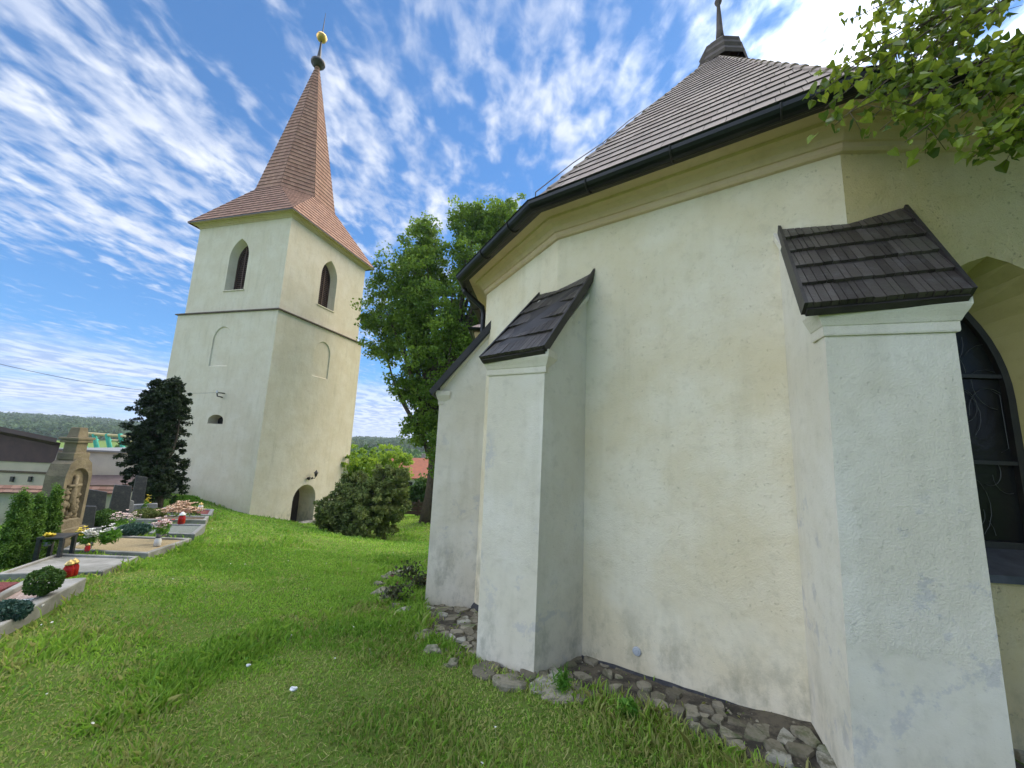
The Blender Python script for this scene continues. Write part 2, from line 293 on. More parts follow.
# ------------------------------------------------------------------ mesh helpers
class MB:
    def __init__(s): s.v = []; s.f = []; s.r = []
    def add(s, vs, fs, r=None):
        b = len(s.v); s.v += [tuple(map(float, p)) for p in vs]
        for f in fs: s.f.append([b+i for i in f]); s.r.append(random.random() if r is None else r)
        return s
    def quad(s, a, b, c, d, r=None): return s.add([a, b, c, d], [(0, 1, 2, 3)], r)
    def hexa(s, bot, top, r=None):      # bottom and top rings of equal length
        n = len(bot); fs = [tuple(reversed(range(n))), tuple(range(n, 2*n))]+[(i, (i+1) % n, n+(i+1) % n, n+i) for i in range(n)]
        return s.add(list(bot)+list(top), fs, r)
    def box(s, c, ax, ay, az, r=None):  # centre and half axis vectors
        c, ax, ay, az = map(np.array, (c, ax, ay, az))
        return s.hexa([c-ax-ay-az, c+ax-ay-az, c+ax+ay-az, c-ax+ay-az], [c-ax-ay+az, c+ax-ay+az, c+ax+ay+az, c-ax+ay+az], r)
    def bbox(s, c, hx, hy, hz, rot=0, r=None):
        ca, sa = math.cos(rot), math.sin(rot); return s.box(c, (ca*hx, sa*hx, 0), (-sa*hy, ca*hy, 0), (0, 0, hz), r)
    def tube(s, pts, rad, n=8, r=None, cap=True):
        pts = [np.array(p, float) for p in pts]; rad = [rad]*len(pts) if isinstance(rad, (int, float)) else rad
        rings = []
        for i, p in enumerate(pts):
            t = pts[min(i+1, len(pts)-1)]-pts[max(i-1, 0)]; t = t/(np.linalg.norm(t)+1e-9)
            a = np.array([0, 0, 1.]) if abs(t[2]) < .9 else np.array([1., 0, 0]); u = np.cross(t, a); u /= np.linalg.norm(u); v = np.cross(t, u)
            rings += [p+rad[i]*(math.cos(2*math.pi*k/n)*u+math.sin(2*math.pi*k/n)*v) for k in range(n)]
        fs = [(i*n+k, i*n+(k+1) % n, (i+1)*n+(k+1) % n, (i+1)*n+k) for i in range(len(pts)-1) for k in range(n)]
        if cap: fs += [tuple(range(n)), tuple(range((len(pts)-1)*n, len(pts)*n))]
        return s.add(rings, fs, r)
    def lathe(s, c, prof, n=16, r=None):
        return s.tube([(c[0], c[1], c[2]+z) for _, z in prof], [max(q, .0005) for q, _ in prof], n, r)
    def blob(s, c, rx, ry, rz, seed, amp=.25, nu=8, nv=6, r=None):
        vs = []
        for j in range(nv+1):
            th = math.pi*j/nv
            for i in range(nu):
                ph = 2*math.pi*i/nu; d = Vector((math.sin(th)*math.cos(ph), math.sin(th)*math.sin(ph), math.cos(th)))
                k = 1+amp*mnoise.noise(d*1.6+Vector((seed*7.3, seed*1.7, 0)))*1.6
                vs.append((c[0]+rx*k*d.x, c[1]+ry*k*d.y, c[2]+rz*k*d.z))
        return s.add(vs, [(j*nu+i, (j+1)*nu+i, (j+1)*nu+(i+1) % nu, j*nu+(i+1) % nu) for j in range(nv) for i in range(nu)], r)
    def build(s, name, mat, parent=None, base=None, smooth=False, bevel=0):
        """vertices are eye-relative; base is the parent's eye-relative base"""
        b = base if base is not None else (parent['_b'] if parent is not None else (0, 0, -ZC))
        me = bpy.data.meshes.new(name)
        me.from_pydata([(p[0]-b[0], p[1]-b[1], p[2]-b[2]) for p in s.v], [], s.f)
        me.update(); a = me.attributes.new('rnd', 'FLOAT', 'FACE'); a.data.foreach_set('value', s.r)
        if smooth: me.polygons.foreach_set('use_smooth', [True]*len(me.polygons))
        import bmesh
        bm = bmesh.new(); bm.from_mesh(me); bmesh.ops.recalc_face_normals(bm, faces=bm.faces); bm.to_mesh(me); bm.free()
        return link(name, me, mat, parent, b, bevel)
def link(name, me, mat, parent, b, bevel=0):
    o = bpy.data.objects.new(name, me); COL.objects.link(o)
    if mat: me.materials.append(M[mat] if isinstance(mat, str) else mat)
    if parent is not None: o.parent = parent; pb = parent['_b']; o.location = (b[0]-pb[0], b[1]-pb[1], b[2]-pb[2])
    else: o.location = (b[0], b[1], b[2]+ZC)
    o['_b'] = [float(x) for x in b]
    if bevel: m = o.modifiers.new('bevel', 'BEVEL'); m.width = bevel; m.segments = 2; m.limit_method = 'ANGLE'
    return o
def tag(o, label=None, cat=None, group=None, kind=None):
    if label: o['label'] = label
    if cat: o['category'] = cat
    if group: o['group'] = group
    if kind: o['kind'] = kind
    return o
def thing(name, label, cat, base, group=None):
    o = bpy.data.objects.new(name, None); COL.objects.link(o); o.empty_display_size = .2
    o.location = (base[0], base[1], base[2]+ZC); o['_b'] = [float(x) for x in base]
    return tag(o, label, cat, group)
def bulk(name, V, k, rnd, mat, parent=None, base=(0, 0, -ZC), extra=None, smooth=False):
    """V: (n*k,3) corner points of n faces with k corners each"""
    n = len(V)//k; me = bpy.data.meshes.new(name)
    me.vertices.add(n*k); me.loops.add(n*k); me.polygons.add(n)
    me.vertices.foreach_set('co', (V-np.array(base)).astype(np.float32).ravel())
    me.loops.foreach_set('vertex_index', np.arange(n*k, dtype=np.int32)); me.polygons.foreach_set('loop_start', np.arange(0, n*k, k, dtype=np.int32))
    try: me.polygons.foreach_set('loop_total', np.full(n, k, dtype=np.int32))
    except Exception: pass
    me.update(calc_edges=True)
    for nm, val in {'rnd': rnd, **(extra or {})}.items():
        a = me.attributes.new(nm, 'FLOAT', 'FACE'); a.data.foreach_set('value', np.asarray(val, np.float32))
    return link(name, me, mat, parent, base)

def fill2d(outer, holes):
    cu = bpy.data.curves.new('tmp', 'CURVE'); cu.dimensions = '2D'; cu.fill_mode = 'BOTH'
    for loop in [outer]+holes:
        sp_ = cu.splines.new('POLY'); sp_.points.add(len(loop)-1); sp_.use_cyclic_u = True
        for i, (a, b) in enumerate(loop): sp_.points[i].co = (a, b, 0, 1)
    ob = bpy.data.objects.new('tmp', cu); COL.objects.link(ob)
    me = bpy.data.meshes.new_from_object(ob, depsgraph=bpy.context.evaluated_depsgraph_get())
    vs = [(v.co.x, v.co.y) for v in me.vertices]; fs = [tuple(p.vertices) for p in me.polygons]
    bpy.data.objects.remove(ob); bpy.data.curves.remove(cu); bpy.data.meshes.remove(me); return vs, fs
def pointed(cx, hw, z0, zs, za, n=9):      # pointed arch outline, counter-clockwise from bottom left
    h = za-zs; R = (hw*hw+h*h)/(2*hw); c = hw-R
    right = [(cx+c+R*math.cos(t), zs+R*math.sin(t)) for t in np.linspace(0, math.acos(max(-1, min(1, -c/R))), n)]
    left = [(2*cx-x, z) for x, z in reversed(right)][1:]
    return [(cx-hw, z0), (cx+hw, z0)]+right+left
def round_arch(cx, hw, z0, zs, rise, n=12):
    return [(cx-hw, z0), (cx+hw, z0)]+[(cx+hw*math.cos(t), zs+rise*math.sin(t)) for t in np.linspace(0, math.pi, n)]
def wallpanel(mb, org, u, nrm, outer, holes):
    """holes: list of (outline, inner outline, depth); returns nothing; panel in plane org + a*u + z"""
    to3 = lambda a, z, d=0: (org[0]+u[0]*a-nrm[0]*d, org[1]+u[1]*a-nrm[1]*d, z)
    vs, fs = fill2d(outer, [h[0] for h in holes])
    mb.add([to3(a, z) for a, z in vs], fs, .5)
    return to3
def reveal(mb, to3, out, inn, depth, d0=0):
    n = len(out); mb.add([to3(a, z, d0) for a, z in out]+[to3(a, z, depth) for a, z in inn], [(i, (i+1) % n, n+(i+1) % n, n+i) for i in range(n)], .5)

def offset_path(P, o, closed=False):
    """offset a plan path to its LEFT-hand side by o"""
    P = [np.array(p, float) for p in P]; n = len(P); out = []
    for i in range(n):
        segs = []
        for a, b in (((i-1) % n, i), (i, (i+1) % n)):
            if not closed and (b == 0 or a == n-1): continue
            d = P[b]-P[a]; d /= np.hypot(*d); segs.append((d, np.array([-d[1], d[0]])))
        if len(segs) == 1: out.append(P[i]+segs[0][1]*o); continue
        (d1, n1), (d2, n2) = segs; m = n1+n2; out.append(P[i]+m*o/(1+n1@n2))
    return out
def sweep(mb, P, prof, closed=False, r=.5):
    rings = [[(*q, z) for q in offset_path(P, o, closed)] for o, z in prof]
    n = len(P)
    for a, b in zip(rings[:-1], rings[1:]):
        for i in range(n if closed else n-1): mb.quad(a[i], a[(i+1) % n], b[(i+1) % n], b[i], r)

def tiles(mb, O, e, s, poly, w, h, t, jit=.006, lap=1.15, rag=True):
    """tiles on the plane O + a*e + b*s clipped to convex polygon poly (a,b); real courses with thickness t"""
    O, e, s = map(np.array, (O, e, s)); nn = np.cross(e, s); nn = nn/np.linalg.norm(nn)
    if nn[2] < 0: nn = -nn
    P = np.array(poly)
    def span(b):
        xs = []
        for i in range(len(P)):
            p, q = P[i], P[(i+1) % len(P)]
            if (p[1]-b)*(q[1]-b) <= 0 and abs(p[1]-q[1]) > 1e-9: xs.append(p[0]+(q[0]-p[0])*(b-p[1])/(q[1]-p[1]))
        return (min(xs), max(xs)) if len(xs) >= 2 else None
    b0, b1 = P[:, 1].min(), P[:, 1].max(); j = 0; b = b0
    sag = random.random()*10
    while b < b1-.02:
        s0 = span(b+1e-4); s1 = span(min(b+h, b1-1e-3))
        if s0 and s1:
            x = s0[0]-((j % 2)*.5+random.random()*.06)*w
            while x < s0[1]:
                x0, x1 = max(x, s0[0]), min(x+w-.004, s0[1])
                y0, y1 = max(min(x, 1e9), s1[0]), min(x+w-.004, s1[1])
                if x1-x0 > .015:
                    if y1 <= y0: y0 = y1 = min(max((x0+x1)/2, s1[0]), s1[1])
                    lift = t*(1+random.random()*.12); db = random.uniform(-jit, jit); rr = random.random()
                    top = min(b+h*lap, b1)
                    f = lambda a, bb, k: O+e*a+s*bb+nn*k
                    A = [f(x0, b+db, 0), f(x1, b+db, 0), f(x1, b+db, lift), f(x0, b+db, lift*random.uniform(.95, 1.05)), f(y1, top, .002), f(y0, top, .002)]
                    mb.add(A[2:4]+A[4:6], [(1, 0, 2, 3)], rr); mb.add(A, [(0, 1, 2, 3), (0, 3, 5), (1, 4, 2)], -1)      # lower and side edges painted near-black as the shade between courses
                x += w
        b += h; j += 1

def rot2(a): return np.array([math.cos(a), math.sin(a)])
print('helpers ready')

# ================================================================== SETTING: ground sheet to the horizon
def build_ground():
    rs = [0]+list(np.geomspace(.35, 40, 150))+list(np.geomspace(42, 3500, 70)); na = 300
    az = np.linspace(0, 2*math.pi, na, endpoint=False); R_, A_ = np.meshgrid(rs[1:], az, indexing='ij')
    X, Y = (R_*np.sin(A_)).ravel(), (R_*np.cos(A_)).ravel(); Z = zg(X, Y)
    vs = [(0, 0, g1(0, 0))]+list(zip(X, Y, Z)); nr = len(rs)-1
    fs = [(0, 1+k, 1+(k+1) % na) for k in range(na)]+[(1+i*na+k, 1+(i+1)*na+k, 1+(i+1)*na+(k+1) % na, 1+i*na+(k+1) % na) for i in range(nr-1) for k in range(na)]
    mb = MB(); mb.v = vs; mb.f = [list(f) for f in fs]; mb.r = [.5]*len(fs)
    tag(mb.build('ground', 'ground', smooth=True), kind='structure')
build_ground()

# ================================================================== CHAPEL
K2, K1, K0 = np.array([2.37, 2.55]), np.array([.44, 3.92]), np.array([-.44, 5.58])
AX0, AXD = np.array([-.35, 6.58]), np.array([math.cos(math.radians(-5)), math.sin(math.radians(-5))])
mir = lambda p: (lambda d: AX0+AXD*(d@AXD)*1-(d-AXD*(d@AXD)))(np.array(p)-AX0)
E2 = K2+AXD*13
PATH = [E2, K2, K1, K0, mir(K0), mir(K1), mir(K2), mir(E2)]
ZT = 2.28; APEX = np.array([*(AX0+AXD*3.95), 7.45]); RZ = 7.0; RIDGE_E = np.array([*(AX0+AXD*(3.95+13)), RZ])
chapel = thing('chapel', 'cream plastered chapel with polygonal apse, brown tiled roof and small spike turret', 'chapel', (3.6, 6.2, -1.8))
cw = MB()
U2 = (E2-K2)/np.hypot(*(E2-K2)); N2 = np.array([U2[1], -U2[0]])       # W2 from K2 to the right, outward normal
aw = (3.25-K2[0])/U2[0]                                             # window centre along W2
outl = pointed(aw, .62, -.66, .62, 1.43); innl = pointed(aw+.02, .375, -.57, .48, 1.30)
def base_z(p): return {0: -1.62, 1: -1.70, 2: -1.83, 3: -2.10}.get(p, -2.3)
L2 = 13.
M['plaster_y'] = plaster('ochre_plaster', (.60, .475, .24), (.63, .53, .32), 1.0, True, False, -1.08, -1.75)
cy_ = MB(); to3 = wallpanel(cy_, K2, U2, N2, [(0, -2.6), (L2, -2.6), (L2, ZT), (0, ZT)], [(outl, innl, .36)]); tag(cy_.build('wall', 'plaster_y', chapel), 'yellower ochre wall with the pointed window')
for i in range(1, 7):
    a, b = PATH[i], PATH[i+1]
    ln = int(max(2, np.hypot(*(b-a))/.5)); 
    for k in range(ln):
        p, q = a+(b-a)*k/ln, a+(b-a)*(k+1)/ln
        cw.quad((*p, -2.9), (*q, -2.9), (*q, ZT), (*p, ZT), .5)
cw.build('wall', 'plaster', chapel)
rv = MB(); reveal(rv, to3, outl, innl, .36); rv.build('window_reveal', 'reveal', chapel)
# dark damp-proof foot along the walls, 2 mm proud
ft = MB()
for (a, b, za, zb) in ((PATH[1], PATH[2], -1.695, -1.815), (PATH[2], PATH[3], -1.83, -2.08), (PATH[1]+U2*6, PATH[1], -1.60, -1.66)):
    d = (b-a)/np.hypot(*(b-a)); n = np.array([-d[1], d[0]]); n_ = 26
    for k in range(n_):
        f0, f1 = k/n_, (k+1)/n_; p, q = a+(b-a)*f0, a+(b-a)*f1
        j0, j1 = [random.uniform(-.006, .006) for _ in range(2)]
        if k: j0 = jl
        jl = j1
        z0, z1 = za+(zb-za)*f0+j0, za+(zb-za)*f1+j1
        P0, P1 = p+n*.004, q+n*.004; Q0, Q1 = p+n*.035, q+n*.035
        ft.quad((*P0, z0), (*P1, z1), (*Q1, z1-.05), (*Q0, z0-.05)); ft.quad((*Q0, z0-.05), (*Q1, z1-.05), (*Q1, -2.9), (*Q0, -2.9))
ft.build('damp_proof_foot', 'bitumen', chapel)
co = MB(); sweep(co, PATH, [(.001, 2.24), (.025, 2.25), (.04, 2.27), (.045, 2.305), (.06, 2.31), (.085, 2.35), (.125, 2.385), (.17, 2.40), (.175, 2.425), (.26, 2.44), (.30, 2.44)]); co.build('cornice', 'cornice', chapel)
so_ = MB(); sweep(so_, PATH, [(.27, 2.4395), (.355, 2.43), (.36, 2.47), (.30, 2.50)]); so_.build('eaves_board', 'darkwood', chapel)
# gutter: half round channel with brackets
gt = MB(); prof = [(.385+.075*math.cos(t), 2.475+.075*math.sin(t)) for t in np.linspace(math.pi, 2*math.pi, 9)]
prof += [(.472, 2.485), (.466, 2.487)]+[(.385+.068*math.cos(t), 2.475+.068*math.sin(t)) for t in np.linspace(2*math.pi, math.pi, 9)]
sweep(gt, PATH, prof); gutter = gt.build('gutter', 'gutter', chapel, smooth=True)
op = offset_path(PATH, .385)
for i in range(4):
    a, b = op[i], op[i+1]; ln = np.hypot(*(b-a)); d = (b-a)/ln; n = np.array([-d[1], d[0]])
    for k in range(1, int(ln/.75)+1):
        c = a+d*k*.75-d*.3
        if c[0] > 8: continue
        g = MB(); g.tube([(*(c-n*.09), 2.50)]+[(*(c+n*.083*math.cos(t)), 2.475+.083*math.sin(t)) for t in np.linspace(math.pi, 2*math.pi, 7)], .008, 5); g.build('gutter_bracket', 'iron', gutter)
dp = MB(); e0 = offset_path(PATH, .385)[3]; mdr = (mir(K0)-K0)/np.hypot(*(mir(K0)-K0)); c0 = K0+mdr*.35
dp.tube([(*(e0+mdr*.3), 2.42), (*(e0+mdr*.3), 2.36), (*(c0+np.array([-.12, 0])), 2.16), (*(c0+np.array([-.09, 0])), 2.02), (*(c0+np.array([-.09, 0])), -2.4)], .045, 10)
dp.build('downpipe', 'gutter', chapel, smooth=True)
# roof: deck and tile courses
ev = [np.array([*q, 2.50]) for q in offset_path(PATH, .36)]
RIDGE_S = np.array([*(AX0+AXD*3.95), RZ])
rd = MB()
for i in range(7):
    a, b = ev[i], ev[i+1]
    if i == 0: rd.quad(a, b, RIDGE_S, RIDGE_E); rd.add([b, APEX, RIDGE_S], [(0, 1, 2)])
    elif i == 6: rd.quad(a, b, RIDGE_E, RIDGE_S); rd.add([a, APEX, RIDGE_S], [(0, 1, 2)])
    else: rd.add([a, b, APEX], [(0, 1, 2)])
rd.build('roof_deck', 'underroof', chapel)
rt = MB()
for i in (0, 1, 2, 3, 4):
    a, b = ev[i], ev[i+1]; far = i == 0
    a = a+(APEX-a)*0; e = (b-a)/np.linalg.norm(b-a); ln = np.linalg.norm(b-a)
    top = [APEX] if not far else [RIDGE_S, RIDGE_E]
    v = (RIDGE_S if far else APEX)-a; s_ = v-e*(v@e); s_ = s_/np.linalg.norm(s_)
    poly = [(0, 0), (ln, 0)]+[((q-a)@e, (q-a)@s_) for q in top]
    poly = [(x, y) for x, y in poly]; up = np.cross(e, s_); up = up/np.linalg.norm(up); up = up if up[2] > 0 else -up
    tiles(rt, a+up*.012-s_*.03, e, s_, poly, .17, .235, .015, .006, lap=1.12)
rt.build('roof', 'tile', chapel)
# hip and ridge caps
for i in (1, 2, 3, 4):
    hc = MB(); a, b = ev[i]+np.array([0, 0, .02]), APEX; ln = np.linalg.norm(b-a); d = (b-a)/ln; n_ = int(ln/.3)
    for k in range(n_):
        p, q = a+d*k*.3, a+d*(k*.3+.33); hc.tube([p-np.array([0, 0, .012]), q-np.array([0, 0, .026])], [.045, .036], 8)
    hc.build('hip_tile', 'tile', chapel)
hc = MB()
for k in range(43):
    p = RIDGE_S+np.array([*AXD, 0])*k*.29; hc.tube([p, p+np.array([*AXD, 0])*.33], [.085, .07], 8)
hc.build('ridge_tile', 'tile', chapel)
lw = MB()
for i in (2,):
    a = ev[i]+np.array([0, 0, .13]); pts = [a+(APEX-a)*k/8+np.array([0, 0, .02*math.sin(k*2.4)]) for k in range(9)]; lw.tube(pts, .006, 5)
    for p in pts[::2]: lw.tube([p, p-np.array([0, 0, .13])], .006, 5)
lw.build('lightning_wire', 'iron', chapel)
# turret cap: stepped shingle courses, then a tapering spike and ball
tz = 7.18; tb = MB()
cx, cy = APEX[0]+.12, APEX[1]
def ring8(r, z, n=8): return [(cx+r*math.cos(math.pi/8+k*math.pi/4), cy+r*math.sin(math.pi/8+k*math.pi/4), z) for k in range(n)]
rr = [(.44, 7.10), (.46, 7.16), (.44, 7.16), (.40, 7.27), (.42, 7.33), (.39, 7.33), (.36, 7.44), (.375, 7.50), (.33, 7.50), (.27, 7.62), (.10, 7.80), (.06, 7.82)]
for (r0, z0), (r1, z1) in zip(rr[:-1], rr[1:]):
    A, B = ring8(r0, z0), ring8(r1, z1)
    for k in range(8): tb.quad(A[k], A[(k+1) % 8], B[(k+1) % 8], B[k])
M['turret'] = simple('turret_shingle', (.13, .10, .085), (.09, .07, .06), 9, .8, .5, 30)
turret = tb.build('turret', 'turret', chapel)
sk = MB(); sk.lathe((cx, cy, 7.78), [(0, .0), (.075, .0), (.06, .25), (.03, .85), (.028, .88), (.055, .93), (.07, .98), (.055, 1.03), (.02, 1.08), (.012, 1.6), (.003, 1.62)][0:1]*0+[(.08, 0), (.06, .25), (.03, .85), (.05, .88), (.068, .93), (.05, .98), (.02, 1.02), (.012, 1.7), (.003, 1.72)], 12); sk.build('spike', 'turret', turret, smooth=True)

# window: frame, bars, glass
win = None
fr = MB(); t3i = lambda a, z, d: (K2[0]+U2[0]*a-N2[0]*d, K2[1]+U2[1]*a-N2[1]*d, z)
inn2 = pointed(aw+.02, .325, -.52, .48, 1.235)
n = len(innl)
for d0, d1, A, B in ((.325, .325, innl, inn2), (.325, .37, inn2, inn2), (.37, .37, innl, inn2)):
    fr.add([t3i(a, z, d0) for a, z in A]+[t3i(a, z, d1) for a, z in B], [(i, (i+1) % n, n+(i+1) % n, n+i) for i in range(n)])
window = fr.build('window', 'iron', chapel)
for z in (.02, .65):
    b_ = MB(); b_.box(t3i(aw+.02, z, .345), (U2[0]*.33, U2[1]*.33, 0), (N2[0]*.016, N2[1]*.016, 0), (0, 0, .014)); b_.build('glazing_bar', 'iron', window)
b_ = MB(); b_.box(t3i(aw+.02, .36, .35), (U2[0]*.012, U2[1]*.012, 0), (N2[0]*.012, N2[1]*.012, 0), (0, 0, .88)); b_.build('glazing_bar', 'iron', window)
gl = MB(); vs, fs = fill2d(inn2, []); gl.add([t3i(a, z, .36) for a, z in vs], fs); gl.build('pane', 'glass', window)
# leaded scrollwork in front of the pane
lead = MB()
for k in range(26):
    a0 = aw+.02+random.uniform(-.3, .3); z0 = random.uniform(-.5, 1.0); r0 = random.uniform(.06, .22); t0 = random.uniform(0, 6.28)
    pts = [(a0+r0*math.cos(t0+t), z0+r0*1.3*math.sin(t0+t)) for t in np.linspace(0, 2.6, 9)]
    pts = [(a, z) for a, z in pts if abs(a-aw-.02) < .315 and -.5 < z < 1.0]
    if len(pts) > 2: lead.tube([t3i(a, z, .35) for a, z in pts], .0022, 4)
lead.build('leading', simple('old_lead', (.07, .07, .066), (.045, .045, .04), 10, .5, .1), window)
sl_ = MB(); sl_.hexa([t3i(aw-.62, -.70, -.03), t3i(aw+.64, -.70, -.03), t3i(aw+.42, -.60, .33), t3i(aw-.38, -.60, .33)], [t3i(aw-.62, -.655, -.03), t3i(aw+.64, -.655, -.03), t3i(aw+.42, -.565, .33), t3i(aw-.38, -.565, .33)])
sl_.build('sill', simple('sill_slate', (.09, .09, .10), (.05, .05, .055), 10, .6, .2), window)
# vent disc low on W1
d1 = (K1-K2)/np.hypot(*(K1-K2)); n1_ = np.array([-d1[1], d1[0]])
dd = ray(637, 651); t_ = (n1_@K2)/(n1_@dd[:2]); P = dd*t_
vd = MB(); vd.tube([(*(P[:2]+n1_*-.004), P[2]), (*(P[:2]+n1_*.012), P[2]), (*(P[:2]+n1_*.016), P[2])], [.034, .034, .028], 20); vd.tube([(*(P[:2]+n1_*.016), P[2]), (*(P[:2]+n1_*.02), P[2])], [.02, .018], 14)
vd.build('drain_cap', simple('grey_plastic', (.42, .44, .46), (.36, .38, .40), 8, .4, 0), chapel)

# ------------------------------------------------------------------ buttresses
def buttress(RW, RF, LF, LW, zlo, zt_rf, zt_lf, roof, label, RFt=None, LFt=None, cornz=.10, rows=5):
    """plan corners (right wall, right front, left front, left wall); tops at the front; roof = (TL, TR, FR, FL)"""
    RFt = RF if RFt is None else RFt; LFt = LF if LFt is None else LFt
    TL, TR, FR, FL = [np.array(q, float) for q in roof]
    e = (FR-FL); e = e/np.linalg.norm(e); s_ = (TL+TR-FL-FR)/2; s_ = s_-e*(s_@e); s_ = s_/np.linalg.norm(s_)
    nn = np.cross(e, s_); nn = nn if nn[2] > 0 else -nn; nn = nn/np.linalg.norm(nn); O = FL
    zat = lambda p, off: O[2]-((p[0]-O[0])*nn[0]+(p[1]-O[1])*nn[1])/nn[2]+off      # height of the roof plane over p
    b = MB(); un = -.105
    pts = [np.array(RW), np.array(RF), np.array(LF), np.array(LW)]; tps = [np.array(RW), np.array(RFt), np.array(LFt), np.array(LW)]
    top = [(*p, zat(p, un)) for p in tps]
    bot = [(*p, zlo) for p in pts]
    nz = 10
    rings = [[tuple(np.array(bo)+(np.array([to[0], to[1], 0])-np.array([bo[0], bo[1], 0]))*(k/nz)+np.array([0, 0, (to[2]-bo[2])*k/nz])) for bo, to in zip(bot, top)] for k in range(nz+1)]
    for r0, r1 in zip(rings[:-1], rings[1:]):
        for i in range(3): b.quad(r0[i], r0[i+1], r1[i+1], r1[i], .5)
    b.add(top, [(0, 1, 2, 3)], .5)
    body = b.build('buttress', 'plaster_b', chapel); body['label'] = label
    # cornice round the front and returning up the sides under the roof
    c = MB(); fdir = (tps[1]-tps[2])/np.hypot(*(tps[1]-tps[2])); fn = np.array([fdir[1], -fdir[0]])
    ctr = sum(tps)/4; fn = fn if (tps[1]-ctr)@fn > 0 else -fn
    zf = min(zat(tps[1], un), zat(tps[2], un))
    prof = [(.0015, -.20), (.012, -.20), (.015, -.19), (.015, -.145), (.02, -.14), (.03, -.115), (.045, -.085), (.055, -.06), (.055, .0)]
    ringp = lambda o, dz: [(*(tps[1]+fdir*o-fn*.14), zf+dz), (*(tps[1]+fdir*o+fn*o), zf+dz), (*(tps[2]-fdir*o+fn*o), zf+dz), (*(tps[2]-fdir*o-fn*.14), zf+dz)]
    rg = [ringp(o, dz*cornz/.10) for o, dz in prof]
    for r0, r1 in zip(rg[:-1], rg[1:]):
        for i in range(3): c.quad(r0[i], r0[i+1], r1[i+1], r1[i], .5)
    for idx in (0, 3): c.add([r[idx] for r in rg]+[(tps[1 if idx == 0 else 2][0]-fn[0]*.14, tps[1 if idx == 0 else 2][1]-fn[1]*.14, zf), (tps[1 if idx == 0 else 2][0]-fn[0]*.14, tps[1 if idx == 0 else 2][1]-fn[1]*.14, zf-.2)], [tuple(range(len(rg)+2))], .5)
    # raking band under the roof on both sides
    for w_, f_, sg in ((pts[0], tps[1], 1), (pts[3], tps[2], -1)):
        o = fdir*sg*.028
        a0, a1 = np.array([*w_, zat(w_, un)]), np.array([*f_, zat(f_, un)])
        oo = np.array([*o, 0]); up = np.array([0, 0, 1.]); h_ = .085
        c.hexa([a0-up*h_-oo*.1, a1-up*h_-oo*.1, a1-oo*.1, a0-oo*.1], [a0-up*h_*.75+oo, a1-up*h_*.75+oo, a1+oo, a0+oo], .5)
    c.build('cornice', 'plaster_b', body)
    # roof boards: five lapped courses of narrow shingles on a board deck
    dk = MB(); th = nn*.03
    dk.hexa([FL-nn*.075, FR-nn*.075, TR-nn*.10, TL-nn*.10], [FL-nn*.03, FR-nn*.03, TR-nn*.03, TL-nn*.03]); rf = dk.build('roof', 'darkwood', body)
    sh = MB(); H = ((TL-FL)@s_+(TR-FR)@s_)/2
    for j in range(rows):
        v0, v1 = j/rows, (j+1)/rows; x = 0.; 
        while x < 1:
            wd = random.uniform(.06, .13)*.6; x1 = min(1, x+wd)
            P = lambda a, v, k: (FL*(1-a)+FR*a)*(1-v)+(TL*(1-a)+TR*a)*v+nn*k
            l0 = -.03+.030+random.uniform(0, .004); dv_ = random.uniform(-.004, .003)
            A = [P(x+.003, v0+dv_, -.03), P(x1-.003, v0+dv_, -.03), P(x1-.003, v0+dv_, l0), P(x+.003, v0+dv_, l0), P(x1-.003, v1+.02, -.022), P(x+.003, v1+.02, -.022)]
            sh.add(A, [(0, 1, 2, 3), (3, 2, 4, 5), (0, 3, 5), (1, 4, 2)], random.random()); x = x1
    sh.build('shingles', 'shingle', rf)
    vb = MB()
    for A, B, sg in ((FL, TL, -1), (FR, TR, 1)):
        ax = (B-A)/2; vb.box((A+B)/2+e*sg*.008-nn*.035, ax*1.003, e*.010, nn*.040)
    vb.box((FL+FR)/2-nn*.055-s_*.010, (FR-FL)/2, s_*.008, nn*.022)
    vb.build('verge_board', 'darkwood', rf)
    return body
# measured from the photograph: the middle, the right and the far buttress
buttress((.82, 3.80), (.265, 3.37), (-.205, 3.67), (.36, 4.10), -2.4, .66, .73,
         ((.30, 4.26, 1.790), (.78, 3.68, 1.80), (.254, 3.27, .868), (-.311, 3.60, .822)), 'narrow buttress at the middle corner of the apse, with purple-grey peeling limewash', LFt=(-.225, 3.67), RFt=(.289, 3.37))
buttress((2.60, 2.60), (2.352, 1.98), (1.745, 2.15), (2.055, 2.85), -2.4, .76, .71,
         ((2.06, 2.79, 1.80), (2.74, 2.49, 1.80), (2.369, 1.88, .905), (1.663, 2.08, .868)), 'large near buttress at the right corner of the apse beside the window', LFt=(1.805, 2.15), RFt=(2.365, 1.98))
buttress((-.33, 5.45), (-1.03, 5.50), (-1.10, 6.05), (-.33, 6.3), -2.9, .60, .60,
         ((-.30, 6.15, 1.86), (-.32, 5.41, 1.80), (-1.17, 5.42, .705), (-1.20, 6.13, .705)), 'farthest visible buttress with its dark raking roof edge, left end of the apse')

